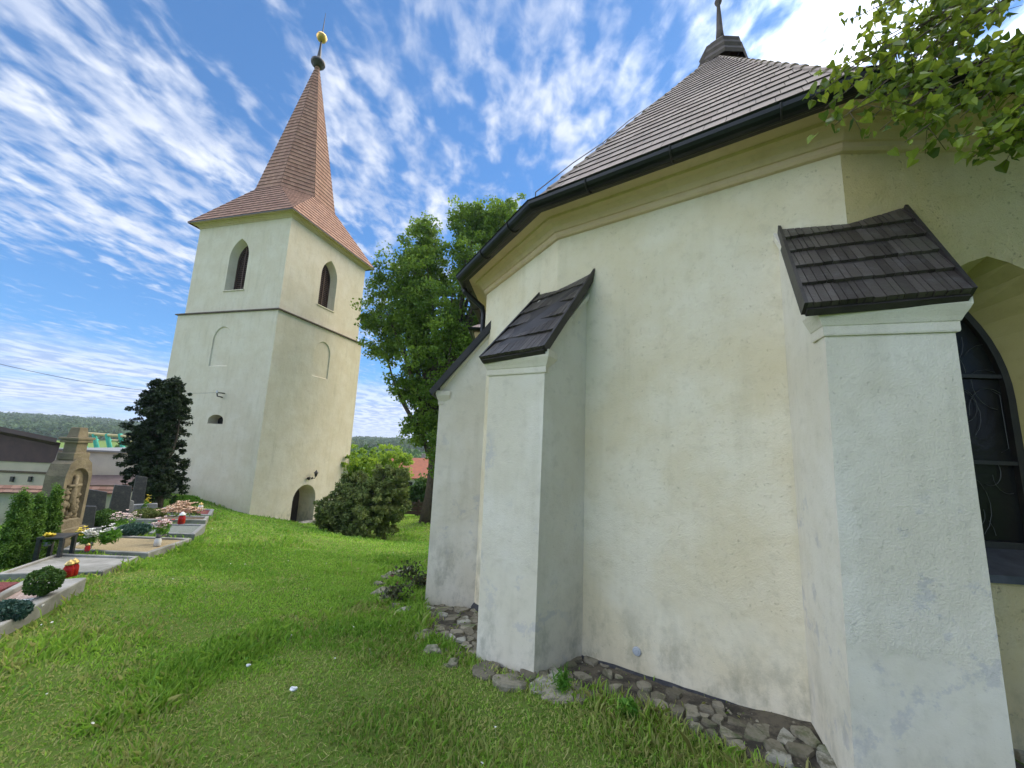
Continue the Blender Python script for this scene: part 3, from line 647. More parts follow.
# ------------------------------------------------------------------ sacristy behind the apse
sac = thing('sacristy', 'low annex behind the farthest buttress, showing only a corner of tiled eaves', 'annex', (.3, 9, -2.6))
SP = [(3.4, 8.1), (-.72, 8.02), (-.72, 11.6), (3.4, 11.6)]
sw = MB(); sweep(sw, SP[::1], [(0, -3.6), (0, 2.2)]); sw.build('wall', 'plaster', sac)
sc_ = MB(); sweep(sc_, SP, [(.002, 2.1), (.04, 2.12), (.05, 2.2), (.12, 2.27), (.13, 2.33)]); sc_.build('cornice', 'cornice', sac)
sg_ = MB(); sweep(sg_, SP, [(.19+.065*math.cos(t), 2.40+.065*math.sin(t)) for t in np.linspace(math.pi, 2*math.pi, 7)]); sg_.build('gutter', 'gutter', sac)
e4 = [np.array([*q, 2.40]) for q in offset_path(SP, .19)]; ap = np.array([2.4, 9.8, 4.6]); sr_ = MB()
for a, b in ((e4[0], e4[1]), (e4[1], e4[2])):
    e = (b-a)/np.linalg.norm(b-a); v = ap-a; s_ = v-e*(v@e); s_ /= np.linalg.norm(s_)
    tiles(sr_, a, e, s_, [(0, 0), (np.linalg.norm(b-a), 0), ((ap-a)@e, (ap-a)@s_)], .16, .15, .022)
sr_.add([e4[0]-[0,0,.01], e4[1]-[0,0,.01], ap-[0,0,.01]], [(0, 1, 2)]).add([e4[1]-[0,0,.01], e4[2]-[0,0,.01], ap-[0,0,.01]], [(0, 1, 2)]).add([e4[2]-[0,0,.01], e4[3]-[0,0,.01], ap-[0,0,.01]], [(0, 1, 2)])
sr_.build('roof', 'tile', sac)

# ================================================================== TOWER
TC = np.array([-12.034, 18.858]); uL = np.array([-.967, .255]); uR = np.array([.255, .967]); TW = 6.35
nL, nR = -uR, -uL                 # outward normals of the left and the right visible face
tower = thing('church_tower', 'tall square cream bell tower with broach spire of brown tiles and gilded ball', 'tower', (-14.31, 22.72, -4.2))
G = .195; ZS = 6.38; ZCN = 11.44
tw = MB(); holes_info = []
def tface(c, u, n, holes_lo, holes_up, name):
    o_lo = c-u*G+n*G
    t_lo = wallpanel(tw, o_lo, u, n, [(0, -7.5), (TW+2*G, -7.5), (TW+2*G, ZS-.1), (0, ZS-.1)], [h for h in holes_lo])
    t_up = wallpanel(tw, c, u, n, [(0, ZS-.1), (TW, ZS-.1), (TW, ZCN+.15), (0, ZCN+.15)], [h for h in holes_up])
    return t_lo, t_up
am = 3.17
def bell_hole(): return (pointed(am, .66, 7.56, 9.45, 10.52), pointed(am, .52, 7.62, 9.40, 10.32), .42)
def blind(): return (round_arch(am+G, .60, 3.35, 4.75, .72), round_arch(am+G, .56, 3.39, 4.75, .68), .05)
doorh = (round_arch(3.10+G, .82, -6.2, -3.42, .80), round_arch(3.10+G, .78, -6.2, -3.42, .76), 1.05)
sloth = (round_arch(2.72+G, .49, .42, .60, .28), round_arch(2.72+G, .47, .42, .60, .26), .5)
lo_L, up_L = tface(TC, uL, nL, [sloth, blind()], [bell_hole()], 'L')
lo_R, up_R = tface(TC, uR, nR, [doorh, blind()], [bell_hole()], 'R')
CL = TC+uL*TW; CRr = TC+uR*TW
tface(CL, uR, -nR, [], [], 'B'); tface(CRr, uL, -nL, [], [], 'B2')
tw.build('wall', 'tower_pl', tower)
tr_ = MB()
reveal(tr_, lo_L, *sloth[:2], .5); tr_.build('slit_reveal', 'tower_pl', tower); tr_ = MB(); reveal(tr_, lo_R, *doorh[:2], 1.05); tr_.build('door_reveal', 'tower_pl', tower)
for t3 in (up_L, up_R): tr_ = MB(); reveal(tr_, t3, *bell_hole()[:2], .42); tr_.build('window_reveal', 'tower_pl', tower)
for t3 in (lo_L, lo_R):
    tr_ = MB(); reveal(tr_, t3, *blind()[:2], .05); vs, fs = fill2d(blind()[1], []); tr_.add([t3(a, z, .05) for a, z in vs], fs, .5); tr_.build('blind_niche', 'tower_pl', tower)
for t3, u_, n_ in ((up_L, uL, nL), (up_R, uR, nR)):
    f_ = MB(); o_, i_ = pointed(am, .52, 7.62, 9.40, 10.32), pointed(am, .46, 7.68, 9.38, 10.22); n = len(o_)
    f_.add([t3(a, z, .38) for a, z in o_]+[t3(a, z, .38) for a, z in i_], [(k, (k+1) % n, n+(k+1) % n, n+k) for k in range(n)])
    f_.add([t3(a, z, .38) for a, z in i_]+[t3(a, z, .44) for a, z in i_], [(k, (k+1) % n, n+(k+1) % n, n+k) for k in range(n)])
    wn = f_.build('belfry_window', 'louver', tower); l_ = MB()
    z = 7.74
    while z < 10.1:
        hw = .455 if z < 9.38 else .455*math.sqrt(max(0, 1-((z-9.38)/.86)**1.7))
        if hw > .05:
            A, B = t3(am-hw, z, .385), t3(am+hw, z, .385); C_, D_ = t3(am+hw, z+.085, .46), t3(am-hw, z+.085, .46)
            l_.add([A, B, C_, D_, (A[0], A[1], A[2]-.02), (B[0], B[1], B[2]-.02), (C_[0], C_[1], C_[2]-.02), (D_[0], D_[1], D_[2]-.02)], [(0, 1, 2, 3), (4, 5, 6, 7), (0, 1, 5, 4), (2, 3, 7, 6)])
        z += .115
    l_.box(t3(am, 8.9, .375), (u_[0]*.025, u_[1]*.025, 0), (n_[0]*.02, n_[1]*.02, 0), (0, 0, 1.25))
    l_.build('louvers', 'louver', wn)
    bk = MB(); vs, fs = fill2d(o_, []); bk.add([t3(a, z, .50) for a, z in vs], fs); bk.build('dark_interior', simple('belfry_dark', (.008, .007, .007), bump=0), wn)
    s2 = MB(); s2.hexa([t3(am-.72, 7.50, -.05), t3(am+.72, 7.50, -.05), t3(am+.6, 7.50, .1), t3(am-.6, 7.50, .1)], [t3(am-.72, 7.555, -.05), t3(am+.72, 7.555, -.05), t3(am+.6, 7.60, .1), t3(am-.6, 7.60, .1)]); s2.build('sill', 'tower_pl', wn)
dk = MB(); vs, fs = fill2d(sloth[1], []); dk.add([lo_L(a, z, .5) for a, z in vs], fs); dk.build('slit_window', simple('slit_dark', (.02, .018, .016), bump=0), tower)
ddoor = MB(); vs, fs = fill2d(doorh[1], []); ddoor.add([lo_R(a, z, 1.05) for a, z in vs], fs)
door = ddoor.build('door', simple('door_wood', (.035, .022, .016), (.055, .035, .025), 7, .6, .5, 25), tower)
hd = MB(); hd.tube([lo_R(3.9, -4.2, 1.0), lo_R(3.9, -4.05, .97), lo_R(3.9, -3.95, 1.0)], .015, 6); hd.build('handle', 'iron', door)
ds = MB(); p0 = lo_R(3.1+G, -5.0, -.25); zz0 = g1(p0[0], p0[1]); ds.box((p0[0], p0[1], zz0+.02), (uR[0]*1.1, uR[1]*1.1, 0), (nR[0]*.45, nR[1]*.45, 0), (0, 0, .08)); ds.build('doorstep', 'concrete', tower, bevel=.02)
# string course: small sloping tile ledge
SQ = [TC, TC+uL*TW, TC+uL*TW+uR*TW, TC+uR*TW]          # anticlockwise? check orientation below
def area(P): return sum(P[i][0]*P[(i+1) % 4][1]-P[(i+1) % 4][0]*P[i][1] for i in range(4))
if area(SQ) > 0: SQ = SQ[::-1]
sc2 = MB(); sweep(sc2, SQ, [(G+.001, ZS-.16), (G+.09, ZS-.155), (G+.10, ZS-.10), (.0, ZS+.03)], True); sc2.build('string_course', simple('string_tile', (.14, .10, .08), (.09, .07, .06), 12, .8, .5, 25), tower)
cn = MB(); sweep(cn, SQ, [(.001, ZCN-.02), (.04, ZCN-.01), (.05, ZCN+.04), (.09, ZCN+.06), (.13, ZCN+.12), (.21, ZCN+.16), (.22, ZCN+.20), (.34, ZCN+.21)], True)
cn.build('cornice', plaster('tower_cornice', (.60, .48, .31), (.64, .53, .36), .3, False), tower)
# broach spire
tcx = TC+uL*TW/2+uR*TW/2; q8, t8 = 2.16, math.tan(math.pi/8); EZ = ZCN+.21; OZ = 14.32; SZ = 25.45
lean = np.array([.05, .03])
sq = [np.array([*q, EZ]) for q in offset_path(SQ, .42, True)]
oc = []
for i in range(4):     # for each corner of the square the two octagon corners next to it
    c = np.array(SQ[i])-tcx; a = c/np.hypot(*c); an = math.atan2(a[1], a[0]); R8 = q8/math.cos(math.pi/8)
    oc.append([np.array([*(tcx+R8*rot2(an+s*math.pi/8)), OZ]) for s in (-1, 1)])
sp1, apx = MB(), np.array([*(tcx+lean), SZ])
def tiledface(pts, w=.19, h=.28, t=.034):
    pts = [np.array(p, float) for p in pts]; a, b = pts[0], pts[1]; e = (b-a)/np.linalg.norm(b-a); v = pts[2]-a; s_ = v-e*(v@e); s_ /= np.linalg.norm(s_)
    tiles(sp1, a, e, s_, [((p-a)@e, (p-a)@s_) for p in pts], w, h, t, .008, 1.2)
    nn = np.cross(e, s_); nn = nn if nn[2] > 0 else -nn; nn /= np.linalg.norm(nn)
    sp1.add([p-nn*.01 for p in pts], [tuple(range(len(pts)))], .1)
for i in range(4):
    j = (i+1) % 4
    # pick the facing octagon corners
    da = min(oc[i], key=lambda p: np.linalg.norm(p-sq[j])); db = min(oc[j], key=lambda p: np.linalg.norm(p-sq[i]))
    tiledface([sq[i], sq[j], db, da])
    oth = [p for p in oc[i] if p is not da][0]
    tiledface([da, oth, sq[i]] if False else [oth, da, sq[i]]) if False else None
    # corner triangle: tiled as a plain facet
    tri = [sq[i], da, oth]; sp1.add(tri, [(0, 1, 2)], .35)
    e = (oth-da)/np.linalg.norm(oth-da); v = sq[i]-da; dn = v-e*(v@e); H = np.linalg.norm(dn); dn /= H
    up = -dn; W_ = np.linalg.norm(oth-da); O_ = sq[i]-e*((sq[i]-da)@e)     # courses rise from the corner point
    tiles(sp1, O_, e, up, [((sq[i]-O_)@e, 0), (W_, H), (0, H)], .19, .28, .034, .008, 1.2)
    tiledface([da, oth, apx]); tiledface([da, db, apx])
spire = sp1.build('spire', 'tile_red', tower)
fc = MB()
def eaveline(m):
    for i in range(4):
        a, b = sq[i], sq[(i+1) % 4]; d = (b-a)/np.linalg.norm(b-a); m.box((a+b)/2-np.array([0, 0, .03]), (b-a)/2, np.cross(d, [0, 0, 1])*.012, (0, 0, .025))
eaveline(fc); fc.build('eaves_board', 'darkwood', spire)
fin = thing_fin = MB(); fin.lathe((*(tcx+lean), SZ-.45), [(.26, 0), (.27, .12), (.42, .18), (.46, .30), (.44, .42), (.30, .50), (.24, .58), (.16, .62), (.12, .9), (.075, 1.5), (.05, 2.1), (.045, 2.2)], 14)
finial = fin.build('finial', 'iron', tower, smooth=True)
bl = MB(); bl.lathe((*(tcx+lean), SZ+1.62), [(.04, 0), (.16, .03), (.28, .14), (.335, .29), (.345, .33), (.335, .37), (.29, .50), (.17, .62), (.05, .66)], 32); bl.build('ball', 'gold', finial, smooth=True)
rd_ = MB(); rd_.tube([(*(tcx+lean), SZ+2.2), (*(tcx+lean*1.5), SZ+4.0)], [.035, .012], 6); rd_.build('rod', 'iron', finial)
# two small lamps over the door
lamp = thing('wall_lamp', 'small black lantern on a bracket above the tower door', 'lamp', lo_R(3.48+G, -2.15, -.02))
a0 = lo_R(3.48+G, -2.15, -.003); 
lb = MB(); lb.tube([lo_R(3.48+G, -2.3, -.003), lo_R(3.48+G, -2.3, -.18), lo_R(3.48+G, -2.18, -.24)], .018, 6); lb.tube([lo_R(3.48+G, -2.3, 0), lo_R(3.48+G, -2.3, -.03)], .06, 10); lb.build('bracket', 'iron', lamp)
pc = lo_R(3.48+G, -2.1, -.24); lb = MB(); lb.lathe(pc, [(.05, -.10), (.09, .08), (.13, .10), (.04, .2), (.01, .26)], 6); lb.build('lamp_shade', 'iron', lamp)
pc = lo_R(3.14+G, -2.28, -.10); fl = thing('spotlight', 'small dark spotlight fixed beside the lantern over the tower door', 'spotlight', lo_R(3.14+G, -2.28, 0))
lb = MB(); lb.tube([lo_R(3.14+G, -2.28, -.002), lo_R(3.14+G, -2.28, -.08)], .05, 8); lb.tube([lo_R(3.14+G, -2.33, -.07), lo_R(3.14+G, -2.22, -.16)], [.08, .055], 10); lb.build('housing', 'iron', fl)
# cable to the tower and its insulators
ap_ = np.array(lo_L(2.52+G, 1.95, -.30)); far_ = at_y(-60, 349, 8.5)
cb = MB(); pts = [far_+(ap_-far_)*t+np.array([0, 0, -.35*4*t*(1-t)]) for t in np.linspace(0, 1, 24)]; cb.tube(pts, .006, 5)
tag(cb.build('overhead_cable', 'iron', base=tuple(ap_)), 'thin dark overhead cable strung from the left edge to the tower', 'cable')
ins = thing('cable_bracket', 'small iron bracket holding the cable on the left face of the tower', 'bracket', tuple(lo_L(2.52+G, 1.95, 0)))
ib = MB(); ib.tube([lo_L(2.52+G, 1.75, 0), lo_L(2.52+G, 1.78, -.26), lo_L(2.52+G, 1.95, -.30), lo_L(2.52+G, 2.05, -.30)], .03, 6); ib.tube([lo_L(2.4+G, 1.95, 0), lo_L(2.52+G, 1.95, -.3)], .03, 6); ib.build('arm', 'iron', ins)
ib = MB(); ib.lathe(lo_L(2.52+G, 1.92, -.30), [(.03, 0), (.06, .03), (.03, .06), (.06, .09), (.03, .12)], 8); ib.build('insulator', 'white', ins)

# ================================================================== STONE APRON round the apse
def inpoly(x, y, P):
    x = np.atleast_1d(x); y = np.atleast_1d(y); c = np.zeros(len(x), bool); n = len(P)
    for i in range(n):
        (x1, y1), (x2, y2) = P[i][:2], P[(i+1) % n][:2]
        m = ((y1 > y) != (y2 > y)) & (x < (x2-x1)*(y-y1)/((y2-y1) if y2 != y1 else 1e-9)+x1); c ^= m
    return c
APR = [at_z(*q) [:2] for q in ((424,600,-2.15),(417,622,-2.12),(428,645,-2.02),(462,668,-1.93),(505,688,-1.86),(548,696,-1.82),(604,706,-1.80),(660,727,-1.76),(712,750,-1.72),(764,776,-1.68))]
APR = [tuple(p) for p in APR]+[(1.70, 1.99), (2.6, 1.8), (5, 1.9), (5, 2.8), (2.7, 2.9), (1, 4.4), (0, 6.5), (-1.0, 6.6), (-1.15, 6.1)]
CHAP = [tuple(p) for p in PATH]
def clip(poly, a, n):
    out = []
    for i in range(len(poly)):
        p, q = poly[i], poly[(i+1) % len(poly)]; dp, dq = (p-a)@n, (q-a)@n
        if dp <= 0: out.append(p)
        if dp*dq < 0: out.append(p+(q-p)*dp/(dp-dq))
    return out
def apron():
    st, bed = MB(), MB(); R = np.random.default_rng(11); sites = []
    tries = 0
    while tries < 9000:
        tries += 1; x, y = R.uniform(-1.7, 5), R.uniform(1.6, 6.8)
        if not inpoly(x, y, APR)[0] or inpoly(x, y, CHAP)[0]: continue
        rmin = .045+.11*vnoise(x, y, .25, 5)**1.5
        if all((x-a)**2+(y-b)**2 > rmin**2 for a, b in sites): sites.append((x, y))
    S = np.array(sites)
    for i, s in enumerate(S):
        poly = [s+np.array(d)*.16 for d in ((-1, -.5), (-.5, -1), (.5, -1), (1, -.5), (1, .5), (.5, 1), (-.5, 1), (-1, .5))]
        for j in np.argsort(((S-s)**2).sum(1))[1:14]:
            nvec = S[j]-s; ln = np.hypot(*nvec); poly = clip(poly, s+nvec/2-nvec/ln*R.uniform(.002, .013), nvec/ln)
            if len(poly) < 3: break
        dw = min(abs((s-K2)@n1_), abs((s-K0)@np.array([-(K0-K1)[1], (K0-K1)[0]])/np.hypot(*(K0-K1))))
        if len(poly) < 3 or R.random() < (.55 if dw < .16 else .16): continue
        # round the corners and roughen
        q = []
        for k in range(len(poly)):
            a, b, c = poly[k-1], poly[k], poly[(k+1) % len(poly)]; q += [b+(a-b)*.2, b+(c-b)*.2]
        q = [p+R.normal(0, .004, 2) for p in q]
        z = g1(*s)+R.uniform(-.022, .008); tilt = R.normal(0, .06, 2); r = R.random(); cen = sum(q)/len(q)
        zt = lambda p, o: z+(p-s)@tilt+o
        b = [(*p, zt(p, -.08)) for p in q]; m = [(*p, zt(p, .012)) for p in q]; t = [(*(cen+(p-cen)*.93), zt(p, .024+R.uniform(0, .006))) for p in q]
        n = len(q); st.add(b+m+t+[(*cen, zt(cen, .027))], [(k, (k+1) % n, n+(k+1) % n, n+k) for k in range(n)]+[(n+k, n+(k+1) % n, 2*n+(k+1) % n, 2*n+k) for k in range(n)]+[(2*n+k, 2*n+(k+1) % n, 3*n) for k in range(n)], r)
    # grit and chips washed between the stones
    for _ in range(2600):
        x, y = R.uniform(-1.6, 3.2), R.uniform(1.8, 6.6)
        if not inpoly(x, y, APR)[0] or inpoly(x, y, CHAP)[0]: continue
        q = R.uniform(.004, .016); z = g1(x, y)+.004; a = R.uniform(0, 6.28); v = [(x+q*math.cos(a+k*1.57)*R.uniform(.6, 1.2), y+q*math.sin(a+k*1.57)*R.uniform(.6, 1.2), z) for k in range(4)]
        st.add(v+[(x, y, z+q*.7)], [(0, 1, 4), (1, 2, 4), (2, 3, 4), (3, 0, 4)], R.uniform(0, .95))
    s_ = NT('field_stone'); col = s_.mix(s_.attr(), (.14, .12, .08), (.36, .32, .23)); col = s_.mix(s_.rng(s_.attr(), .85, .9), col, (.38, .36, .29))
    col = s_.mix(s_.rng(s_.noise(9, 7, .7), .45, .65), col, (.12, .11, .065)); col = s_.mix(s_.math('MULTIPLY', s_.rng(s_.noise(3.1, 6, .7, off=(3, 3, 1)), .52, .66), .7), col, (.07, .10, .025)); s_.color(col); s_.p.inputs['Roughness'].default_value = .92; s_.bump(s_.noise(28, 7, .65), .9, .02)
    M['stone'] = s_.m
    tag(st.build('stone_apron', 'stone'), kind='structure')
    # earth between the stones
    xs = np.arange(-1.8, 5.1, .06); ys = np.arange(1.5, 6.9, .06); bedz = {}
    V = []; 
    X, Y = np.meshgrid(xs, ys, indexing='ij'); Z = zg(X.ravel(), Y.ravel()).reshape(X.shape)+.004+(vnoise(X, Y, .07, 8)-.5)*.012
    ins = inpoly(X.ravel(), Y.ravel(), APR).reshape(X.shape)
    for i in range(len(xs)-1):
        for j in range(len(ys)-1):
            if ins[i, j] and ins[i+1, j+1]: bed.quad((xs[i], ys[j], Z[i, j]), (xs[i+1], ys[j], Z[i+1, j]), (xs[i+1], ys[j+1], Z[i+1, j+1]), (xs[i], ys[j+1], Z[i, j+1]), .5)
    s_ = NT('apron_earth'); s_.color(s_.mix(s_.rng(s_.noise(7, 7, .7), .4, .6), (.05, .042, .03), (.15, .125, .085))); s_.p.inputs['Roughness'].default_value = 1; s_.bump(s_.noise(70, 6, .7), 1, .02); M['earth'] = s_.m
    tag(bed.build('apron_earth', 'earth'), kind='structure')
apron()
# loose rocks and plants at the corner of the grass bank
RK = [(405,612,.13),(396,607,.11),(388,600,.12),(381,592,.11),(379,583,.10),(384,577,.09),(391,573,.10),(400,571,.09),(409,569,.10),(418,566,.09),(396,596,.10),(413,616,.10),(392,588,.09),(424,632,.08),(434,649,.08),(452,662,.07)]
for k, (px, py, r) in enumerate(RK):
    P = at_z(px, py, -2.2 if k < 15 else -1.95)
    for _ in range(4): P = at_z(px, py, g1(P[0], P[1])+.03)
    m = MB(); m.blob((P[0], P[1], g1(P[0], P[1])+r*.02), r*random.uniform(.9, 1.3), r*random.uniform(.7, 1), r*.65, k, .35, 10, 7, random.uniform(.3, .9))
    o = m.build('rock', 'stone', base=(P[0], P[1], P[2]-.05))
    tag(o, 'rough grey rock set in the curved edging of the grass bank beside the farthest buttress', 'rock', 'rocks edging the grass bank')
    if k < 12: o['label'] = 'rough grey rock in the cluster at the grass bank left of the farthest buttress'
    else: o['label'] = 'rough grey rock between the grass and the stone apron near the narrow buttress'

# ================================================================== FOLIAGE
def leaf_quads(C, size, R, elong=1.5, normal=None, droop=0):
    """C (n,3) centres -> (4n,3) diamond leaves with random orientation"""
    n = len(C); a = R.normal(size=(n, 3)); a /= np.linalg.norm(a, axis=1, keepdims=True); a[:, 2] -= droop; a /= np.linalg.norm(a, axis=1, keepdims=True)
    b = R.normal(size=(n, 3)); 
    if normal is not None: b = np.cross(normal+R.normal(0, .6, (n, 3)), a)
    else: b = np.cross(a, b)
    b /= np.linalg.norm(b, axis=1, keepdims=True)+1e-9
    sz = (size*R.uniform(.6, 1.25, n))[:, None]; V = np.empty((n, 4, 3))
    V[:, 0] = C-a*sz*elong*.5; V[:, 1] = C+b*sz*.5; V[:, 2] = C+a*sz*elong*.5; V[:, 3] = C-b*sz*.5
    return V.reshape(-1, 3)
def sph(n, R):
    d = R.normal(size=(n, 3)); return d/np.linalg.norm(d, axis=1, keepdims=True)
def crown(lobes, nclump, per, csize, lsize, R, shell=.5, holes=0., flat=.75, down=.0):
    """lobes: list of (centre, (rx,ry,rz)); leaf clumps spread mostly through the outer volume of each lobe"""
    vol = np.array([r[0]*r[1]*r[2] for _, r in lobes])**.75; pr = vol/vol.sum(); C = []
    for (c, r), k in zip(lobes, R.multinomial(nclump, pr)):
        d = sph(k, R); rad = R.uniform(shell, 1.0, k)**.6; p = d*rad[:, None]*(1+.18*np.sin(d[:, :1]*5+c[0])+.14*np.cos(d[:, 1:2]*7+c[1]))
        C.append(np.array(c)+p*np.array(r))
    C = np.concatenate(C)
    if holes: C = C[(vnoise(C[:, 0]+C[:, 1], C[:, 2], lobes[0][1][0]*.35, 5) > holes) | (R.random(len(C)) < .15)]
    n = len(C); cs = csize*R.uniform(.6, 1.4, n); P = np.repeat(C, per, 0)+sph(n*per, R)*(np.repeat(cs, per)*R.uniform(.1, 1, n*per)**.6)[:, None]*np.array([1, 1, flat])
    rnd = np.clip(np.repeat(R.uniform(.1, .85, n), per)+R.normal(0, .13, n*per), 0, .92)
    return C, P, rnd
def limbs(m, base, targets, r0, R, zfork=.35, n=6):
    b = np.array(base, float)
    for t in targets:
        t = np.array(t, float); s = b+(t-b)*np.array([.12, .12, zfork]); mid = s+(t-s)*.5+R.normal(0, np.linalg.norm(t-s)*.06, 3); mid[2] += np.linalg.norm(t-s)*.06
        pts = []
        for u in np.linspace(0, 1, 8): pts.append((1-u)**2*s+2*u*(1-u)*mid+u*u*t)
        m.tube(pts, list(np.linspace(r0*.45, r0*.06, 8)), n)
def tree(name, label, cat, base, trunk_h, r0, lobes, nclump, per, csize, lsize, leaf, bark='bark', group=None, holes=.0, nl=26, elong=1.4, shell=.45, seed=1, flat=.75, tmats=None):
    R = np.random.default_rng(seed); t = thing(name, label, cat, base, group); b = np.array(base, float)
    C, P, rnd = crown(lobes, nclump, per, csize, lsize, R, shell, holes, flat)
    m = MB(); top = b+np.array([0, 0, trunk_h]); cen = sum(np.array(c) for c, _ in lobes)/len(lobes)
    top[:2] += (cen[:2]-b[:2])*.4
    pts = [b+(top-b)*u+np.array([math.sin(u*5)*r0*.5, math.cos(u*4)*r0*.4, -.3*(u == 0)]) for u in np.linspace(0, 1, 9)]
    m.tube(pts, [r0*1.5]+list(np.linspace(r0, r0*.25, 8)), 10)
    idx = R.choice(len(C), min(nl, len(C)), replace=False); limbs(m, b+np.array([0, 0, trunk_h*.1]), C[idx], r0, R, min(.4, .4))
    m.build('trunk', bark, t, smooth=True)
    bulk('crown', leaf_quads(P, lsize, R, elong), 4, rnd, leaf, t, base)
    return t
S_ = lambda px, py, y: tuple(at_y(px, py, y))
def lobe(px, py, y, rp, ry=None, rz=None):
    r = rp*y/F; return (S_(px, py, y), (r, (ry or rp)*y/F, (rz or rp)*y/F))
# big linden behind the apse
by = 22.; bz = g1(-4.3, by)
tree('linden_tree', 'tall leafy green linden with a double top, growing behind the apse beside the tower', 'tree', (-4.3, by, bz), 11.5, .36,
     [lobe(424,238,by,18,18,26), lobe(420,275,by,36,36,34), lobe(470,225,by,24,24,30), lobe(503,222,by,27,27,30), lobe(488,262,by,42,42,44), lobe(440,330,by,54,54,46), lobe(402,308,by,34,34,40), lobe(386,345,by,22,22,22),
      lobe(430,385,by,34,34,38), lobe(520,310,by,48,48,60), lobe(415,428,by,16,14,16), lobe(455,430,by,35,35,36), lobe(405,385,by,14,14,16), lobe(372,318,by,10,10,12)],
     2500, 60, .46, .12, 'leaf', holes=.20, nl=60, shell=.25, seed=3)
# dark yew in front of the tower
yb = at_y(158, 498, 15.3); ygz = g1(yb[0], yb[1])
def ycone(px, py, w): return (S_(px+2, py, 15.3), (w*.74*15.3/F, w*.74*15.3/F, 14*15.3/F))
tree('yew_tree', 'dark upright yew standing alone in front of the left face of the tower', 'tree', (yb[0], yb[1], ygz), 3.6, .13,
     [ycone(156,484,28), ycone(153,468,30), ycone(152,450,29), ycone(155,432,29), ycone(160,414,27), ycone(163,401,24), ycone(168,391,17), ycone(154,392,9), ycone(178,408,10), ycone(137,440,9)],
     1500, 56, .12, .05, 'conifer', holes=.0, nl=30, seed=5, elong=2.2, shell=.2)
# juniper bush by the tower door
jy = 16.6; jb = at_y(368, 534, jy)
tree('juniper_bush', 'broad olive-green juniper bush with feathery tips, to the right of the tower door', 'bush', (jb[0], jb[1], g1(jb[0], jb[1])), 1.6, .09,
     [lobe(366,515,jy,36,36,22), lobe(345,512,jy,24,24,20), lobe(388,508,jy,20,22,24), lobe(372,498,jy,33,30,20), lobe(390,488,jy,18,18,20), lobe(353,492,jy,15,15,18), lobe(402,478,jy,6,6,12), lobe(330,520,jy,11,12,12), lobe(378,478,jy,7,7,13), lobe(344,484,jy,5,5,11), lobe(362,478,jy,5,5,10), lobe(390,472,jy,5,5,10)],
     1000, 60, .15, .06, 'juniper', seed=6, elong=2.8, nl=30, shell=.3)
# pale shrubs and trees beyond the churchyard
for k, (px, py, y, r, lab, mt) in enumerate([
    (354,462,26,17,'pale green shrub right beside the tower base behind the juniper bush','shrub'), (386,459,29,16,'bright yellow-green shrub peeping over the middle of the juniper bush','shrub'),
    (423,489,27,11,'mid green bush above the dark board fence','hedge'), (372,455,60,12,'rounded light green treetop farther off above the juniper bush','hedge')]):
    gz = g1(*at_y(px, py, y)[:2]); c = at_y(px, py, y)
    tree('shrub', lab, 'shrub', (c[0], c[1], gz), max(1, c[2]-gz), .07, [lobe(px,py,y,r), lobe(px-r*.5,py+r*.6,y,r*.9), lobe(px+r*.6,py+r*.5,y,r*.9), lobe(px, py+r*1.4, y, r*1.1)], 190, 36, .28, .13, mt, seed=20+k, nl=10, group='shrubs behind the juniper bush')
# three thujas at the left edge
for k, (px, pb, pt, w_, lab) in enumerate([(7,566,492,12,'clipped-looking bright thuja at the very left edge of the picture'), (25,562,494,10,'middle one of the three upright thujas by the sandstone tomb'), (43,553,487,8,'slim thuja nearest the sandstone tomb')]):
    y = 5.9+k*.35; b = at_y(px, pb, y); gz = g1(b[0], b[1]); top = at_y(px, pt, y)[2]; h = top-gz; r = w_*y/F
    lb = [((b[0], b[1], gz+h*u), (r*.8*(1.05-.95*max(0, u-.25)**1.15), r*.8*(1.05-.95*max(0, u-.25)**1.15), h*.12)) for u in np.linspace(.1, .9, 8)]
    tree('thuja', lab, 'shrub', (b[0], b[1], gz), h*.8, .03, lb, 420, 60, .045, .016, 'thuja', seed=40+k, elong=2.4, nl=12, shell=.35, group='thujas by the sandstone tomb', flat=1.3)

